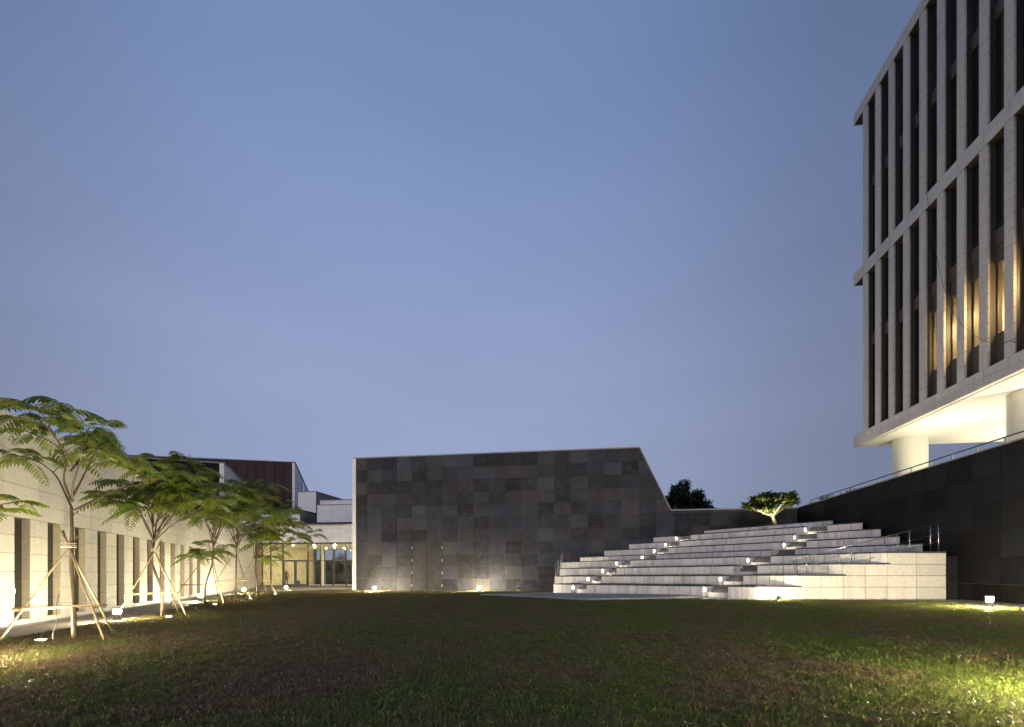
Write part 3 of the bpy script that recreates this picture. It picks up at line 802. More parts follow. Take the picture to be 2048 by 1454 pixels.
# maroon metal hall
bxB = thing('metal_hall', 'tall hall faced in maroon standing seam metal with a white side wall', 'building', Yat(490, 66))
YB = 64; eB = Vector((.98, .198, 0)); q1 = Yat(584.7, YB); zB = zpix(925, YB)
q0 = q1-eB*20
b = MB(); b.prism([tuple(q[:2]) for q in (q0+LE*.25, q1+LE*.25-eB*.3, q1+LE*40-eB*.3, q0+LE*40)], 0, zB-.1); b.build('wall', 'grout', bxB)
pw = 1.12
for i in range(17):
    for (za, zb2) in ((0, zpix(976, YB)-.03), (zpix(976, YB), zB)):
        b = MB(); b.obox(q1-eB*(pw*(i+1)-.02)+Vector((0, 0, za)), eB*(pw-.05), LE*.2, (0, 0, zb2-za)); b.build('metal_panel', 'maroon', bxB)
    b = MB(); b.obox(q1-eB*(pw*(i+1)+.005)-LE*.06+Vector((0, 0, 0)), eB*.035, LE*.1, (0, 0, zB+.02)); b.build('seam', 'maroon', bxB)
nb = 14
for j in range(nb):
    h_ = zB/nb
    b = MB(); b.obox(q1-eB*.02+LE*.02+Vector((0, 0, j*h_+.01)), eB*.32, LE*38, (0, 0, h_-.02)); b.build('side_block', 'pale_stone', bxB)
b = MB(); b.obox(q1+eB*.29+LE*13+Vector((0, 0, zpix(980, 76))), eB*.03, LE*2.0, (0, 0, 1.6)); b.build('window', 'dark_glass', bxB)
b = MB(); b.obox(q0-LE*.1+Vector((0, 0, zB)), eB*20.4, LE*38.3, (0, 0, .10)); b.build('coping', 'concrete', bxB)
def white_block(label, pxa, pxb, ytop, v, depth=6, name='white_block', courses=4):
    t = thing(name, label, 'building', F(ux((pxa+pxb)/2, v), v+2))
    ua, ub2 = ux(pxa, v), ux(pxb, v); Ym = F((ua+ub2)/2, v).y; zt2 = zpix(ytop, Ym)
    fblock('wall', ua+.02, ub2-.02, v+.04, v+depth, 5.0, zt2-.03, 'concrete', t)
    nn = max(1, round((ub2-ua)/1.5)); w = (ub2-ua)/nn; h_ = (zt2-6.0)/courses
    for i in range(nn):
        for j in range(courses):
            fblock('panel', ua+i*w+.008, ua+(i+1)*w-.008, v+random.uniform(-.004, .002), v+.04, 6.0+j*h_+.008, 6.0+(j+1)*h_-.008, 'pale_stone', t)
    fblock('coping', ua-.03, ub2+.03, v-.04, v+depth, zt2, zt2+.09, 'concrete', t)
    return t
white_block('pale stone block stepped up above the lobby canopy beside the slate hall', 634, 722, 1010, 48.5, 6, courses=5)
white_block('rear pale stone block just showing over the one beside the slate hall', 640, 724, 1000.5, 56, 6, courses=5)
white_block('narrow pale stone block in front of the maroon hall side wall', 596, 632, 984, 58, 8, courses=6)
white_block('wide pale stone wall above the lobby canopy behind the tree crowns', 452, 600, 1022, 47.5, 4, courses=5)
# court wall beyond the lobby
cw = thing('court_wall', 'pale rear courtyard wall seen through the lobby glass', 'wall', F(-25, 70))
fblock('wall', -45, -5, 70, 70.4, -.1, 3.4, 'limestone', cw)

# ================================================================== OFFICE BLOCK (right)
UB = 16.5; VE = 32.98
ob = thing('office_block', 'tall stone office block with deep vertical fins raised on round columns', 'building', F(22, 22, LT))
def bband(name, z0, z1, u1):
    # band cut into stone blocks with open joints
    o = fblock(name, UB+.03, u1, 8, VE-.03, z0+.02, z1-.02, 'grout', ob)
    v = VE; i = 0
    while v > 10:
        for (za, zb2) in ((z0, (z0+z1)/2), ((z0+z1)/2, z1)):
            fblock('band_block', UB, UB+.032, v-1.235, v-.006, za+.004, zb2-.004, 'fin_stone', o)
        v -= 1.244
    for q in range(3):
        fblock('band_block', UB+q*1.3+.036, UB+(q+1)*1.3, VE-.031, VE, z0+.004, z1-.004, 'fin_stone', o)
    return o
Z = [9.24, 9.94, 19.28, 19.99, 29.28, 29.95]
bband('band', Z[0], Z[1], 30); bband('band', Z[2], Z[3], 18.6); bband('band', Z[4], Z[5], 18.6)
def fin_mesh(h, nseg):
    b = MB(); sh = h/nseg; w, d = .43, .10
    for i in range(nseg):
        b.obox((0, 0, i*sh+.011), (d, 0, 0), (0, w, 0), (0, 0, sh-.022))
    me = bpy.data.meshes.new('fin'); me.from_pydata(b.v, [], b.f); me.materials.append(M['fin_stone'])
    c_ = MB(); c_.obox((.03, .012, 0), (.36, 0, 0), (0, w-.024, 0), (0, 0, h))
    m2 = bpy.data.meshes.new('fin_core'); m2.from_pydata(c_.v, [], c_.f); m2.materials.append(M['shaded_recess'])
    return me, m2
fm = [fin_mesh(Z[2]-Z[1], 15), fin_mesh(Z[4]-Z[3], 15)]
for k in range(15):
    v = 32.0-1.244*k
    for t_, (z0) in enumerate((Z[1], Z[3])):
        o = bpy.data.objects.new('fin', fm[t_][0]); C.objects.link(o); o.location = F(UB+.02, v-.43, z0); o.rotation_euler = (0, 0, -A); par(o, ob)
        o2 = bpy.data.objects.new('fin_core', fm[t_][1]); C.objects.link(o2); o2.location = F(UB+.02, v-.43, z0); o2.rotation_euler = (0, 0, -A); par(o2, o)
# body behind the fins
fblock('wall', UB+2.1, 34, 8, 31.9, 10.0, 24.3, 'interior_dark', ob)
fblock('wall', UB+.45, UB+2.1, 28.15, 31.95, 10.0, 15.1, 'interior_dark', ob)
fblock('wall', UB+.45, UB+2.1, 8, 31.95, 15.11, 19.3, 'interior_dark', ob)
fblock('wall', UB+.45, UB+2.1, 8, 31.95, 20.0, 24.4, 'interior_dark', ob)
for z0 in (14.95, 24.35):
    fblock('spandrel', UB+.29, UB+1.3, 8, 32.1, z0, z0+.65, 'shaded_recess', ob)
fblock('wall', UB+.40, UB+.6, 8, 32.0, 26.5, 29.3, 'interior_dark', ob)
for q in range(16): fblock('screen_post', UB+.40, UB+.58, 31.6-1.244*q-.25, 31.6-1.244*q, 24.98, 26.6, 'interior_dark', ob)
fblock('wall', UB+.40, UB+.6, 26.6, 32.0, 24.98, 26.6, 'interior_dark', ob)
# storey glazing between the fins; lit rooms on the lowest storey
for k in range(14):
    v1 = 32.0-1.244*k-.43; v0 = v1-.814
    for (za, zb2) in ((10.0, 15.1), (15.75, 19.27), (20.0, 24.4)):
        if za == 10.0 and 4 <= k <= 9:
            w_ = fblock('window', UB+.33, UB+.45, v0-.02, v1+.02, za, 11.3, 'shaded_recess', ob)
            fblock('lintel', UB+.33, UB+.45, v0-.02, v1+.02, 14.2, zb2, 'shaded_recess', w_)
            fblock('frame', UB+.36, UB+.41, v0, v0+.05, 11.3, 14.2, 'bronze_frame', w_)
            fblock('frame', UB+.36, UB+.41, v1-.05, v1, 11.3, 14.2, 'bronze_frame', w_)
            fblock('pane', UB+.375, UB+.385, v0+.05, v1-.05, 11.3, 14.2, 'clear_glass', w_)
        else:
            w_ = fblock('window', UB+.35, UB+.42, v0-.02, v1+.02, za, zb2, 'interior_dark', ob)
            fblock('pane', UB+.33, UB+.352, v0+.03, v1-.03, za+.1, zb2-.1, 'dark_glass', w_)
    fblock('pier', UB+.37, UB+.60, v1+.02, v1+.41, 10.0, 15.1, 'shaded_recess', ob)
fblock('room_wall', UB+1.95, UB+2.09, 18.5, 28.0, 10.0, 15.1, 'lobby_wall', ob)
fblock('room_ceiling', UB+.42, UB+1.95, 18.5, 28.0, 14.9, 15.1, 'white_plaster', ob)
for vv in (18.4, 28.0): fblock('room_wall', UB+.62, UB+2.09, vv, vv+.12, 10.0, 14.9, 'lobby_wall', ob)
# soffit and columns
fblock('soffit', UB+.25, 30, 8, VE-.3, Z[0]-.05, Z[0]+.019, 'white_plaster', ob)
fblock('soffit_edge', UB+.02, UB+.248, 8, VE-.02, Z[0]-.02, Z[0]+.0185, 'fin_stone', ob)
for (X, Y, r_) in ((23.1, 28.0, .82), (22.35, 20.7, .82), (29.5, 27.0, .82), (21.3, 13.5, .82)):
    b = MB(); b.lathe((X, Y, LT-.35), [(r_, 0), (r_, Z[0]-.045-LT+.35)], 40); b.build('column', 'white_plaster', ob, True)
def deck_light(u, v, label, mat='deck_lens'):
    p = F(u, v, LT-.33)
    t = thing('deck_uplight', label, 'floor light', p, 'uplights on the deck under the office block')
    b = MB(); b.lathe(p, [(0, 0), (.16, 0), (.16, .10), (.14, .10), (.14, .085), (0, .085)], 18); b.build('housing', 'dark_metal', t)
    b = MB(); b.lathe(p+Vector((0, 0, .09)), [(0, 0), (.135, 0)], 18); b.build('lamp', mat, t)
deck_light(18.4, 27.4, 'floor light on the deck beside the nearest visible round column')
deck_light(19.6, 22.4, 'floor light on the deck between the two round columns')
deck_light(17.6, 17.6, 'floor light on the deck in front of the second round column')
deck_light(23.5, 30.5, 'floor light on the deck behind the far round column')
# amber loggia lamps between fins
for q, v in enumerate((32.0-1.244*5-1.3, 32.0-1.244*6-1.35, 32.0-1.244*8-.9)):
    p = F(UB+1.15, v, 13.1)
    t = thing('room_lamp', ('amber pendant lamp behind the office fins, farthest from the picture edge', 'amber pendant lamp behind the office fins at the bright window', 'amber pendant lamp behind the office fins nearest the picture edge')[q], 'lamp', p, 'lamps behind the office fins')
    b = MB(); b.lathe(p+Vector((0, 0, .06)), [(0, 1.74), (.012, 1.74), (.012, .06), (.10, .05), (.10, 0), (0, 0)], 14); b.build('housing', 'dark_metal', t)
    b = MB(); b.lathe(p, [(0, -.04), (.07, -.02), (.09, .055), (0, .058)], 14); b.build('lamp', 'amber_lens', t)
# loose cable hanging over the facade
def fac(px, py, u=UB-.06):
    r = (px-1024)/965; Y = u/(r*CA-SA); return Vector((r*Y, Y, 1.4+(1146-py)/965*Y))
b = MB(); b.tube([fac(*q) for q in ((1853, 385), (1860, 430), (1868, 478), (1877, 530), (1886, 572), (1900, 612), (1920, 645), (1940, 664), (1960, 678), (1985, 686), (2005, 686), (2020, 681), (2038, 687), (2060, 694))], .009, 5)
tag(b.build('loose_cable', 'cable', None, True), 'thin dark cable hanging loosely across the stone fins', 'cable')

# ================================================================== TREES
def smooth_pts(pts, n=5):
    pts = [Vector(p) for p in pts]; out = []
    for i in range(len(pts)-1):
        p0, p1, p2, p3 = pts[max(i-1, 0)], pts[i], pts[i+1], pts[min(i+2, len(pts)-1)]
        for k in range(n):
            t = k/n
            out.append(.5*((2*p1)+(p2-p0)*t+(2*p0-5*p1+4*p2-p3)*t*t+(3*p1-p0-3*p2+p3)*t**3))
    out.append(pts[-1]); return out
def frond(b, o, d, length, rnd, pairs=13, droop=.45):
    """one feathery compound leaf: arched midrib with two rows of hanging narrow pinnae"""
    d = Vector(d).normalized(); side = d.cross(Vector((0, 0, 1))).normalized()
    pts = []; n = 7
    for i in range(n):
        t = i/(n-1); pts.append(o+d*length*t+Vector((0, 0, .16*length*t-droop*length*t*t)))
    b.tube(pts, [.006*(1-t/(n-1)*.7) for t in range(n)], 3, False)
    for i in range(pairs):
        t = .16+.84*i/(pairs-1); x = t*(n-1); k = min(int(x), n-2)
        p = pts[k].lerp(pts[k+1], x-k); fw = (pts[k+1]-pts[k]).normalized()
        L_ = length*.34*math.sin(math.pi*(.14+.80*t))**.8*rnd.uniform(.88, 1.1)
        for s in (-1, 1):
            dirn = (side*s*.86+fw*.50+Vector((0, 0, -.42+rnd.uniform(-.12, .12)))).normalized()
            w = L_*.085+.005; wv = fw-dirn*fw.dot(dirn); wv.normalize()
            m1 = p+dirn*L_*.30+Vector((0, 0, .012)); m2 = p+dirn*L_*.72; tip = p+dirn*L_+Vector((0, 0, -.10*L_))
            b.add([p, m1-wv*w, m1+wv*w, m2-wv*w*.85, m2+wv*w*.85, tip], [(0, 1, 2), (1, 3, 4, 2), (3, 5, 4)])
def feather_tree(label, base, trunk, branches, seed, fl=.62, r0=.06, subs=3, per=6):
    rnd = random.Random(seed); base = Vector(base)
    t = thing('feather_leaf_tree', label, 'tree', base, 'staked young trees along the path')
    b = MB(); tp = smooth_pts([base+Vector(p) for p in trunk]); m = len(tp)
    b.tube(tp, [r0*(1-.45*i/m) for i in range(m)], 9); b.build('trunk', 'bark', t, True)
    cr = MB()
    for br in branches:
        bp = smooth_pts([base+Vector(p) for p in br], 4); k = len(bp); rb = r0*.46
        b = MB(); b.tube(bp, [rb*(1-.72*i/k) for i in range(k)], 6); bo = b.build('branch', 'bark', t, True)
        tips = [(bp[-1], (bp[-1]-bp[-3]).normalized())]
        tw = MB(); any_ = False
        for q in range(subs):
            i = int(k*(.55+.42*q/max(1, subs))); i = min(i, k-2); o = bp[i]; d = (bp[i+1]-bp[i]).normalized()
            a = rnd.uniform(0, 2*math.pi); out = Vector((math.cos(a), math.sin(a), rnd.uniform(-.1, .9)))
            dd = (d*.5+out).normalized(); ln = rnd.uniform(.4, 1.0)*fl*1.25
            e_ = o+dd*ln; tw.tube([o, o+dd*ln*.5+Vector((0, 0, .03)), e_], [.011, .009, .006], 4, False); tips.append((e_, dd)); any_ = True
        if any_: tw.build('twig', 'bark', bo)
        for (p, d) in tips:
            a0 = rnd.uniform(0, 6.28)
            for j in range(per):
                a = a0+j*2*math.pi/per+rnd.uniform(-.35, .35)
                hd = Vector((math.cos(a), math.sin(a), rnd.uniform(-.05, .95)))+Vector((d.x, d.y, 0))*.35
                frond(cr, p-d*rnd.uniform(0, .5)*fl, hd, fl*rnd.uniform(.75, 1.2), rnd, 12, rnd.uniform(.45, .95))
    cr.build('crown', 'feather_leaf', t)
    return t
def stakes(label, base, r_, h, apex_off, seed, a0=.0, pole=.0195):
    rnd = random.Random(seed); base = Vector(base)
    t = thing('tree_stake_tripod', label, 'tree stake', base, 'bamboo tripods round the young trees')
    apex = base+Vector((apex_off[0], apex_off[1], h)); feet = []
    for j in range(3):
        a = a0+j*2.094+rnd.uniform(-.12, .12); p = base+Vector((math.cos(a)*r_, math.sin(a)*r_, 0)); p.z = zg(p.x, p.y)-.05; feet.append(p)
        off = Vector((math.cos(a)*.085, math.sin(a)*.085, 0)); top = apex+off; end = top+(top-p).normalized()*rnd.uniform(.05, .35)-off*1.4
        b = MB(); n = 6; b.tube([p.lerp(end, i/n)+Vector((rnd.uniform(-.008, .008), rnd.uniform(-.008, .008), 0)) for i in range(n+1)], [pole*(1-.035*i) for i in range(n+1)], 7); b.build('pole', 'bamboo', t, True)
    zc = .35
    cor = [f_.lerp(apex, zc) for f_ in feet]
    for j in range(3):
        p, q = cor[j], cor[(j+1) % 3]; d = (q-p).normalized()*.12
        b = MB(); b.tube([p-d+Vector((0, 0, .03*j)), q+d+Vector((0, 0, .03*j))], pole*.72, 7); b.build('crossbar', 'bamboo', t, True)
    for j in range(3):
        b = MB(); b.lathe(apex+Vector((0, 0, -.05+.035*j)), [(.10, 0), (.115, .012), (.10, .024)], 12); b.build('rope_tie', 'rope', t)
    return t
def dz(X, Y): return (X, Y, zg(X, Y)-.02)
# first tree, nearest, by the picture's left edge (depth 8.6 m): 1 px of the photo = 8.9 mm
K = 8.6/965.
def tp(px, py, dy=0): return ((px-148)*K, dy, (1281-py)*K)
T1 = dz(-7.80, 8.6)
feather_tree('nearest staked tree with feathery leaves at the left edge', T1,
    [(0, 0, 0), tp(146, 1200), tp(139, 1120, .03), tp(143, 1060), tp(142, 1012)],
    [[tp(142, 1012), tp(120, 985, .1), tp(90, 945, .2), tp(55, 918, .25), tp(22, 895, .3)],
     [tp(142, 1000), tp(137, 960, -.1), tp(146, 930, -.15), tp(138, 890, -.2), tp(112, 855, -.25), tp(82, 822, -.3)],
     [tp(142, 995), tp(144, 950, .2), tp(152, 900, .35), tp(158, 865, .5)],
     [tp(144, 1000), tp(165, 975, -.2), tp(190, 945, -.35), tp(215, 915, -.5), tp(238, 880, -.6)],
     [tp(147, 1018), tp(175, 985, .3), tp(205, 962, .5), tp(240, 948, .7), tp(275, 925, .8)],
     [tp(140, 940, 0), tp(120, 890, .5), tp(85, 862, .9), tp(50, 850, 1.2)],
     [tp(146, 930, 0), tp(165, 890, -.5), tp(170, 862, -.9)]], 21, .60, .042, 2, 4)
stakes('bamboo tripod bracing the nearest tree at the left edge', T1, 1.02, 1.72, (-.10, 0), 1, -.35)
def gen_branches(rnd, top, fork, n, spread, bias=(0, 0)):
    out = []
    for j in range(n):
        a = j*2*math.pi/n+rnd.uniform(-.35, .35); rr_ = spread*rnd.uniform(.65, 1.0)
        h = top-rnd.uniform(.02, .62)*(top-fork[2]); ex, ey = math.cos(a)*rr_+bias[0], math.sin(a)*rr_+bias[1]
        f_ = Vector(fork); e_ = Vector((ex, ey, h))
        out.append([tuple(f_), (f_.x+(e_.x-f_.x)*.22+rnd.uniform(-.1, .1), f_.y+(e_.y-f_.y)*.22, f_.z+(e_.z-f_.z)*.42), (f_.x+(e_.x-f_.x)*.60, f_.y+(e_.y-f_.y)*.60+rnd.uniform(-.1, .1), f_.z+(e_.z-f_.z)*.80), tuple(e_)])
    return out
def auto_tree(label, X, Y, top, fork, n, spread, seed, bias=(0, 0), bend=.08, extra=[], fl=.62, r0=.065):
    rnd = random.Random(seed)
    br = gen_branches(rnd, top, fork, n, spread, bias)+gen_branches(rnd, top*1.0, (fork[0]*1.1, fork[1], fork[2]+.45), max(2, n//2), spread*.5, (bias[0]*.6, bias[1]*.6))+extra
    tr = [(0, 0, 0), (bend*.3, 0, fork[2]*.35), (fork[0]-bend, fork[1], fork[2]*.72), tuple(fork)]
    return feather_tree(label, dz(X, Y), tr, br, seed, fl, r0*.72, 2, 4)
auto_tree('second staked tree from the left, its crown the tallest after the nearest', -10.76, 14.81, 4.65, (-.22, 0, 2.35), 7, 1.5, 5, (.25, 0), .06,
          [[(-.2, 0, 2.6), (.2, .2, 3.4), (.5, .2, 4.3), (.72, .2, 5.1)], [(-.2, 0, 2.5), (.5, -.3, 3.0), (1.0, -.4, 3.6), (1.35, -.5, 4.2)]], .86)
stakes('bamboo tripod bracing the second tree from the left', dz(-10.76, 14.81), 1.15, 2.1, (-.2, 0), 2, -.45)
auto_tree('third staked tree from the left beside a bollard light', -13.62, 21.44, 4.95, (.35, 0, 2.55), 6, 1.5, 8, (.35, 0), .05,
          [[(.35, 0, 2.8), (.55, .2, 3.6), (.35, .3, 4.6), (.1, .3, 5.4)], [(.3, 0, 2.0), (-.3, 0, 2.1), (-.9, 0, 2.2)]], .98)
stakes('bamboo tripod bracing the third tree from the left', dz(-13.62, 21.44), 1.35, 2.5, (.2, 0), 3, -.4)
auto_tree('fourth staked tree from the left, second farthest of the row', -15.15, 26.49, 6.3, (.05, 0, 2.9), 7, 1.9, 12, (.7, 0), .04,
          [[(.1, 0, 3.0), (.9, 0, 4.2), (1.4, 0, 5.6), (1.7, 0, 6.5)], [(0, 0, 2.3), (-.5, 0, 2.5), (-1.1, 0, 2.6)]], 1.12, .075)
stakes('bamboo tripod bracing the fourth tree from the left', dz(-15.15, 26.49), 1.5, 2.75, (0, 0), 4, -.5)
auto_tree('farthest staked tree of the row with long boughs reaching right', -16.9, 32.0, 5.9, (-.1, 0, 2.3), 6, 1.8, 17, (1.2, 0), .03,
          [[(-.1, 0, 2.6), (.8, 0, 3.8), (1.7, 0, 5.0), (2.5, 0, 6.0)], [(-.1, 0, 2.4), (1.0, -.3, 3.4), (2.2, -.4, 4.2), (3.4, -.4, 4.7)],
           [(-.1, 0, 2.4), (1.0, .3, 3.0), (2.2, .4, 3.4), (3.3, .4, 3.6)], [(-.1, 0, 2.2), (.4, 0, 2.3), (.9, 0, 2.3)]], 1.15, .08)
stakes('bamboo tripod bracing the farthest tree of the row', dz(-16.9, 32.0), 1.55, 2.6, (-.1, 0), 5, -.3)
# tree just outside the left edge whose low bough enters the picture
auto_tree('tree outside the left edge with one low bough in view', -9.35, 7.3, 4.3, (0, 0, 2.2), 5, .9, 31, (-.9, 0), .03, [[(0, 0, 1.9), (.6, .3, 2.2), (1.05, .6, 2.32)]], .55)

b = MB(); b.tube(smooth_pts([(-10.95, 14.8, 2.12), (-11.3, 16.9, 1.02), (-11.76, 19.3, zg(-11.76, 19.3)-.02)], 6), .008, 5)
tag(b.build('guy_rope', 'rope', None, True), 'thin guy rope slanting from the second tree down to the lawn', 'rope')
b = MB(); b.tube(smooth_pts([(-7.93, 8.45, 1.05), (-7.95, 8.42, .8), (-7.92, 8.40, .55), (-7.97, 8.38, .35), (-7.94, 8.36, zg(-7.94, 8.36)-.01)], 4), .006, 5)
tag(b.build('lamp_cord', 'cable', None, True), 'dark cord hanging down beside the trunk of the nearest tree', 'cord')
def ground_spot(x, y, label, tilt=(0, 0)):
    z = zg(x, y)
    t = thing('ground_spotlight', label, 'spotlight', (x, y, z), 'ground spotlights under the trees')
    b = MB(); b.lathe((x, y, z-.02), [(.0, 0), (.09, 0), (.09, .085), (.075, .085), (.075, .06), (0, .06)], 16); b.build('housing', 'dark_metal', t)
    b = MB(); b.lathe((x, y, z+.055), [(0, 0), (.072, 0)], 16); b.build('lamp', 'ground_lens', t)
    return t
ground_spot(-8.15, 8.35, 'small ground spotlight glowing in the grass at the nearest trunk')
ground_spot(-10.1, 14.2, 'small ground spotlight in the grass at the second trunk')
ground_spot(-12.7, 20.6, 'small ground spotlight in the grass at the third trunk')
ground_spot(-14.0, 25.8, 'small ground spotlight in the grass at the fourth trunk')
ground_spot(-15.3, 31.2, 'small ground spotlight in the grass at the farthest trunk')

# plumeria on the top terrace
def leaf(b, o, d, L_, w, rnd):
    d = Vector(d).normalized(); s = d.cross(Vector((rnd.uniform(-.2, .2), rnd.uniform(-.2, .2), 1))).normalized(); up = s.cross(d)
    b.add([o, o+d*L_*.4-s*w*.85+up*.02, o+d*L_*.4+s*w*.85+up*.02, o+d*L_*.75-s*w-up*.01, o+d*L_*.75+s*w-up*.01, o+d*L_-up*.05*L_], [(0, 1, 2), (1, 3, 4, 2), (3, 5, 4)])
def plumeria(base, label):
    rnd = random.Random(4); base = Vector(base)
    t = thing('plumeria_tree', label, 'tree', base)
    b = MB(); b.tube(smooth_pts([base+Vector(p) for p in ((.10, 0, -.1), (.05, 0, .25), (-.03, 0, .5), (-.06, 0, .68))], 4), [.13]*3+[.115]*3+[.10]*7, 9); b.build('trunk', 'pale_bark', t, True)
    cr = MB(); f0 = base+Vector((-.06, 0, .66))
    mains = [(-1.35, .1, 1.15), (-.9, -.5, 1.45), (-.15, .1, 1.4), (.10, -.1, 1.5), (.85, .1, 1.3), (.6, .6, 1.5), (-.5, .6, 1.5), (.25, -.6, 1.45), (-.75, 0, .85)]
    for m_ in mains:
        e_ = base+Vector(m_); mid = f0.lerp(e_, .5)+Vector((0, 0, .02))
        b = MB(); b.tube(smooth_pts([f0, mid, e_], 4), [.075-.0045*i for i in range(9)], 6); bo = b.build('branch', 'pale_bark', t, True)
        for q in range(7):
            a = rnd.uniform(0, 6.28); d = Vector((math.cos(a), math.sin(a), rnd.uniform(.3, 1.3))).normalized(); ee = e_+d*rnd.uniform(.25, .95)
            rad_ = Vector((ee.x-base.x, (ee.y-base.y), 0)).length
            ee.z = min(max(ee.z, base.z+.95), base.z+2.55-.30*max(0, rad_)**1.9)
            tb = MB(); tb.tube([e_, e_.lerp(ee, .5)+Vector((0, 0, .02)), ee], [.036, .032, .028], 5); tb.build('twig', 'pale_bark', bo)
            for j in range(42):
                a = j*2.399; el_ = rnd.uniform(-.7, .9)
                leaf(cr, ee+Vector((0, 0, rnd.uniform(-.06, .04))), (math.cos(a), math.sin(a), el_), rnd.uniform(.28, .46), rnd.uniform(.06, .09), rnd)
    cr.build('crown', 'plumeria_leaf', t); return t
pz = 4.46
PB = Vector((17.15, 31.6, pz))
plumeria(PB, 'small round crowned tree with pale branches lit on the top terrace')
t = thing('garden_spotlight', 'spotlight at the foot of the small lit tree on the top terrace', 'spotlight', PB+Vector((-.75, -.75, 0)))
c_ = PB+Vector((-.75, -.75, -.02))
b = MB(); b.lathe(c_, [(0, 0), (.11, 0), (.11, .12), (.095, .12), (.095, .09), (0, .09)], 16); b.build('housing', 'dark_metal', t)
b = MB(); b.lathe(c_+Vector((0, 0, .10)), [(0, 0), (.09, 0)], 16); b.build('lamp', 'deck_lens', t)

# broad dark tree far behind the low wall, and shrubs over the retaining wall
def leafy(name, label, cat, base, trunk_h, clumps, nleaf, ls, mat, seed, cl_r, group=None):
    rnd = random.Random(seed); base = Vector(base); t = thing(name, label, cat, base, group)
    b = MB(); b.tube(smooth_pts([base, base+Vector((.02*trunk_h, 0, trunk_h*.5)), base+Vector((0, 0, trunk_h))], 3), [.05*trunk_h*(1-.06*i) for i in range(7)], 8); b.build('trunk', 'bark', t, True)
    cr = MB()
    for c in clumps:
        c = base+Vector(c)
        b = MB(); o = base+Vector((0, 0, trunk_h*.9)); b.tube([o, o.lerp(c, .55)+Vector((0, 0, .1)), c], [.022*trunk_h, .014*trunk_h, .006*trunk_h], 5); b.build('branch', 'bark', t)
        for q in range(nleaf):
            v_ = Vector((rnd.gauss(0, 1), rnd.gauss(0, 1), rnd.gauss(0, .8))); v_ = v_.normalized()*cl_r*rnd.random()**.4
            leaf(cr, c+v_, (rnd.uniform(-1, 1), rnd.uniform(-1, 1), rnd.uniform(-.8, .6)), ls*rnd.uniform(.7, 1.3), ls*.28, rnd)
    cr.build('crown', mat, t); return t
rnd = random.Random(9); cl = []
for i in range(46):
    a = rnd.uniform(0, 6.28); el_ = rnd.uniform(-.2, 1.5); q = rnd.uniform(.55, 1)
    cl.append((4.5*q*math.cos(a)*math.cos(el_)+.6, 3.2*q*math.sin(a)*math.cos(el_), 8.6+3.9*q*math.sin(el_)))
bt_ = Yat(1356, 60)
leafy('broadleaf_tree', 'dark round tree showing above the low slate wall', 'tree', (bt_.x, bt_.y, 0), 6.4, cl, 330, .34, 'dark_leaf', 10, .85)
for i, (px, h, lab) in enumerate(((1631, .12, 'small leafy plant behind the start of the wall handrail'), (1652, .34, 'taller leafy plant behind the wall handrail'), (1706, .2, 'small leafy plant farther along the wall handrail'))):
    r = (px-1024)/965; Y = 15.15/(r*CA-SA); p = (r*Y, Y, LT-.36)
    rr2 = random.Random(50+i)
    leafy('shrub', lab, 'plant', p, .25+h*.5, [(rr2.uniform(-.35, .35), rr2.uniform(-.3, .3), .30+h*rr2.uniform(.3, 1.0)) for _ in range(7)], 26, .16, 'dark_leaf', 60+i, .18)
# courtyard tree seen through the lobby
cl2 = [(rnd.uniform(-1.3, 1.3), rnd.uniform(-1, 1), rnd.uniform(1.6, 3.6)) for _ in range(16)]
ct = F(ux(672, 62), 62)
leafy('courtyard_tree', 'bushy courtyard tree seen through the lobby glass', 'tree', (ct.x, ct.y, 0), 1.6, cl2, 120, .22, 'dark_leaf', 77, .6)

# ================================================================== LAWN GRASS
def pin(x, y, poly):
    x = np.asarray(x); y = np.asarray(y); ins = np.zeros(x.shape, bool); j = len(poly)-1
    for i in range(len(poly)):
        xi, yi = poly[i]; xj, yj = poly[j]
        c_ = ((yi > y) != (yj > y)) & (x < (xj-xi)*(y-yi)/(yj-yi+1e-12)+xi); ins ^= c_; j = i
    return ins
src = bpy.data.collections.new('grass_sources')
for q in range(5):
    rn = random.Random(100+q); P = []
    for i in range(15):
        a = rn.uniform(0, 6.28); r_ = .062*math.sqrt(rn.random()); P.append((r_*math.cos(a), r_*math.sin(a), -.008))
    v, f = [], []
    for (x, y, z) in P:
        h = rn.uniform(.020, .060); a = rn.uniform(0, 6.28); w = rn.uniform(.0024, .0042); l = h*rn.uniform(.3, 1.5)
        dx, dy = math.cos(a), math.sin(a); n0 = len(v)
        for (t_, ww) in ((0, 1), (.5, 1), (.85, .6)):
            hh = h*(1-(1-t_)**1.7); xx, yy = x+dx*l*t_*t_, y+dy*l*t_*t_
            v += [(xx-dy*w*ww, yy+dx*w*ww, z+hh), (xx+dy*w*ww, yy-dx*w*ww, z+hh)]
        v.append((x+dx*l, y+dy*l, z+h*.97))
        f += [(n0, n0+1, n0+3, n0+2), (n0+2, n0+3, n0+5, n0+4), (n0+4, n0+5, n0+6)]
    me = bpy.data.meshes.new('grass_clump'); me.from_pydata(v, [], f); me.materials.append(M['grass'])
    o = bpy.data.objects.new('grass_clump', me); src.objects.link(o)
rg = np.random.default_rng(5)
def band(n, r0, r1):
    r = np.sqrt(rg.uniform(r0*r0, r1*r1, n)); a = rg.uniform(-1.02, 1.02, n)
    return r*np.sin(a), r*np.cos(a)
sets = [(38000, 2.4, 7), (42000, 7, 13), (42000, 13, 22), (42000, 22, 42)]
PX, PY, PS = [], [], []
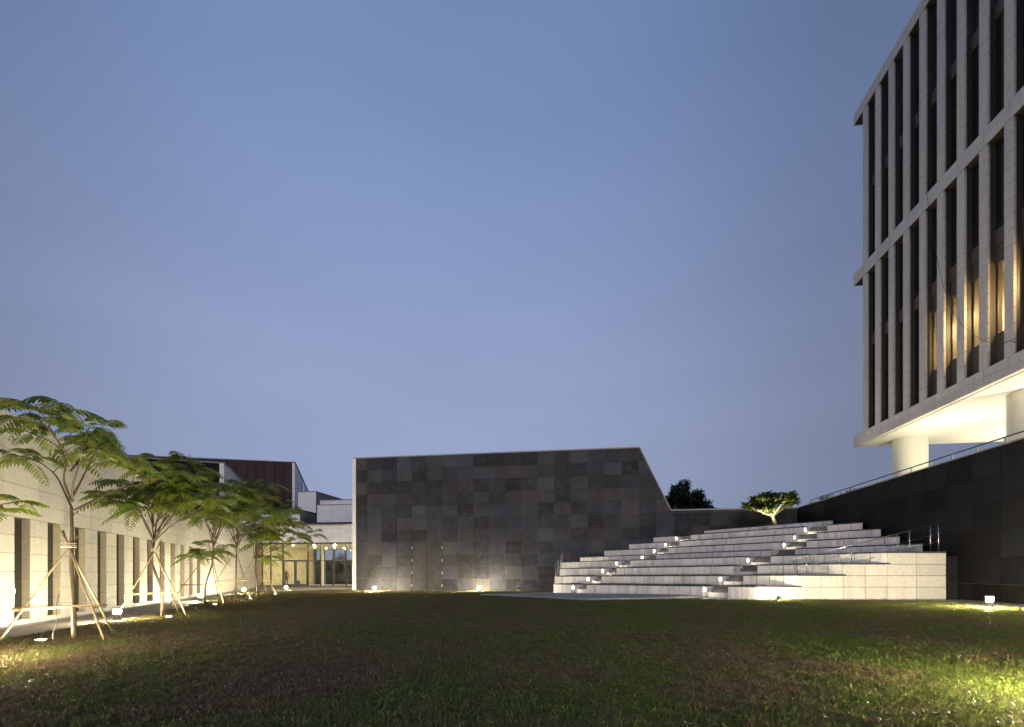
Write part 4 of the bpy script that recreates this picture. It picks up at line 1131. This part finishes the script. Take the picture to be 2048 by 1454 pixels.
lawn_poly = [(-6.5, -2), (7, -2), (14.6, 3), (15.0, 12), (15.6, 17.4), (14.2, 18.3), (8.4, 18.4), (6.5, 19.0), (2.9, 17.8), (-1.6, 22.35), (.5, 26.4), (-.3, 29.0), tuple(F(-2.3, 35.9)[:2]), tuple(F(-18.7, 36.25)[:2]), tuple(F(-19.2, 37.4)[:2])]+lawn_edge[::-1]
for (n, r0, r1), sc in zip(sets, (1.0, 1.1, 1.25, 1.45)):
    x, y = band(n, r0, r1); k = pin(x, y, lawn_poly)
    
    for gx, gy in ((-8.15, 8.35), (-10.1, 14.2), (-12.7, 20.6), (-14.0, 25.8), (-15.3, 31.2)): k &= (x-gx)**2+(y-gy)**2 > .03
    PX.append(x[k]); PY.append(y[k]); PS.append(np.full(k.sum(), sc))
PX, PY, PS = map(np.concatenate, (PX, PY, PS))
me = bpy.data.meshes.new('lawn'); 
me.from_pydata([(x, y, zg(x, y)) for x, y in zip(PX, PY)], [], [])
at = me.attributes.new('size', 'FLOAT', 'POINT'); at.data.foreach_set('value', (PS*rg.uniform(.7, 1.3, len(PS))).astype(np.float32))
lawn = link('lawn_grass', me); lawn['kind'] = 'stuff'; lawn['label'] = 'short patchy green and brown grass of the lawn'; lawn['category'] = 'grass'
ng = bpy.data.node_groups.new('scatter_grass', 'GeometryNodeTree')
ng.interface.new_socket('Geometry', in_out='INPUT', socket_type='NodeSocketGeometry'); ng.interface.new_socket('Geometry', in_out='OUTPUT', socket_type='NodeSocketGeometry')
gi, go = ng.nodes.new('NodeGroupInput'), ng.nodes.new('NodeGroupOutput')
ip = ng.nodes.new('GeometryNodeInstanceOnPoints'); ci = ng.nodes.new('GeometryNodeCollectionInfo')
ci.inputs['Collection'].default_value = src; ci.inputs['Separate Children'].default_value = True; ci.inputs['Reset Children'].default_value = True
rv = ng.nodes.new('FunctionNodeRandomValue'); rv.data_type = 'FLOAT_VECTOR'
rv.inputs[0].default_value = (-.12, -.12, 0); rv.inputs[1].default_value = (.12, .12, 6.283)
na = ng.nodes.new('GeometryNodeInputNamedAttribute'); na.data_type = 'FLOAT'; na.inputs[0].default_value = 'size'
ip.inputs['Pick Instance'].default_value = True
ng.links.new(gi.outputs[0], ip.inputs['Points']); ng.links.new(ci.outputs[0], ip.inputs['Instance'])
ng.links.new(rv.outputs[0], ip.inputs['Rotation']); ng.links.new(na.outputs[0], ip.inputs['Scale']); ng.links.new(ip.outputs[0], go.inputs[0])
lawn.modifiers.new('scatter', 'NODES').node_group = ng
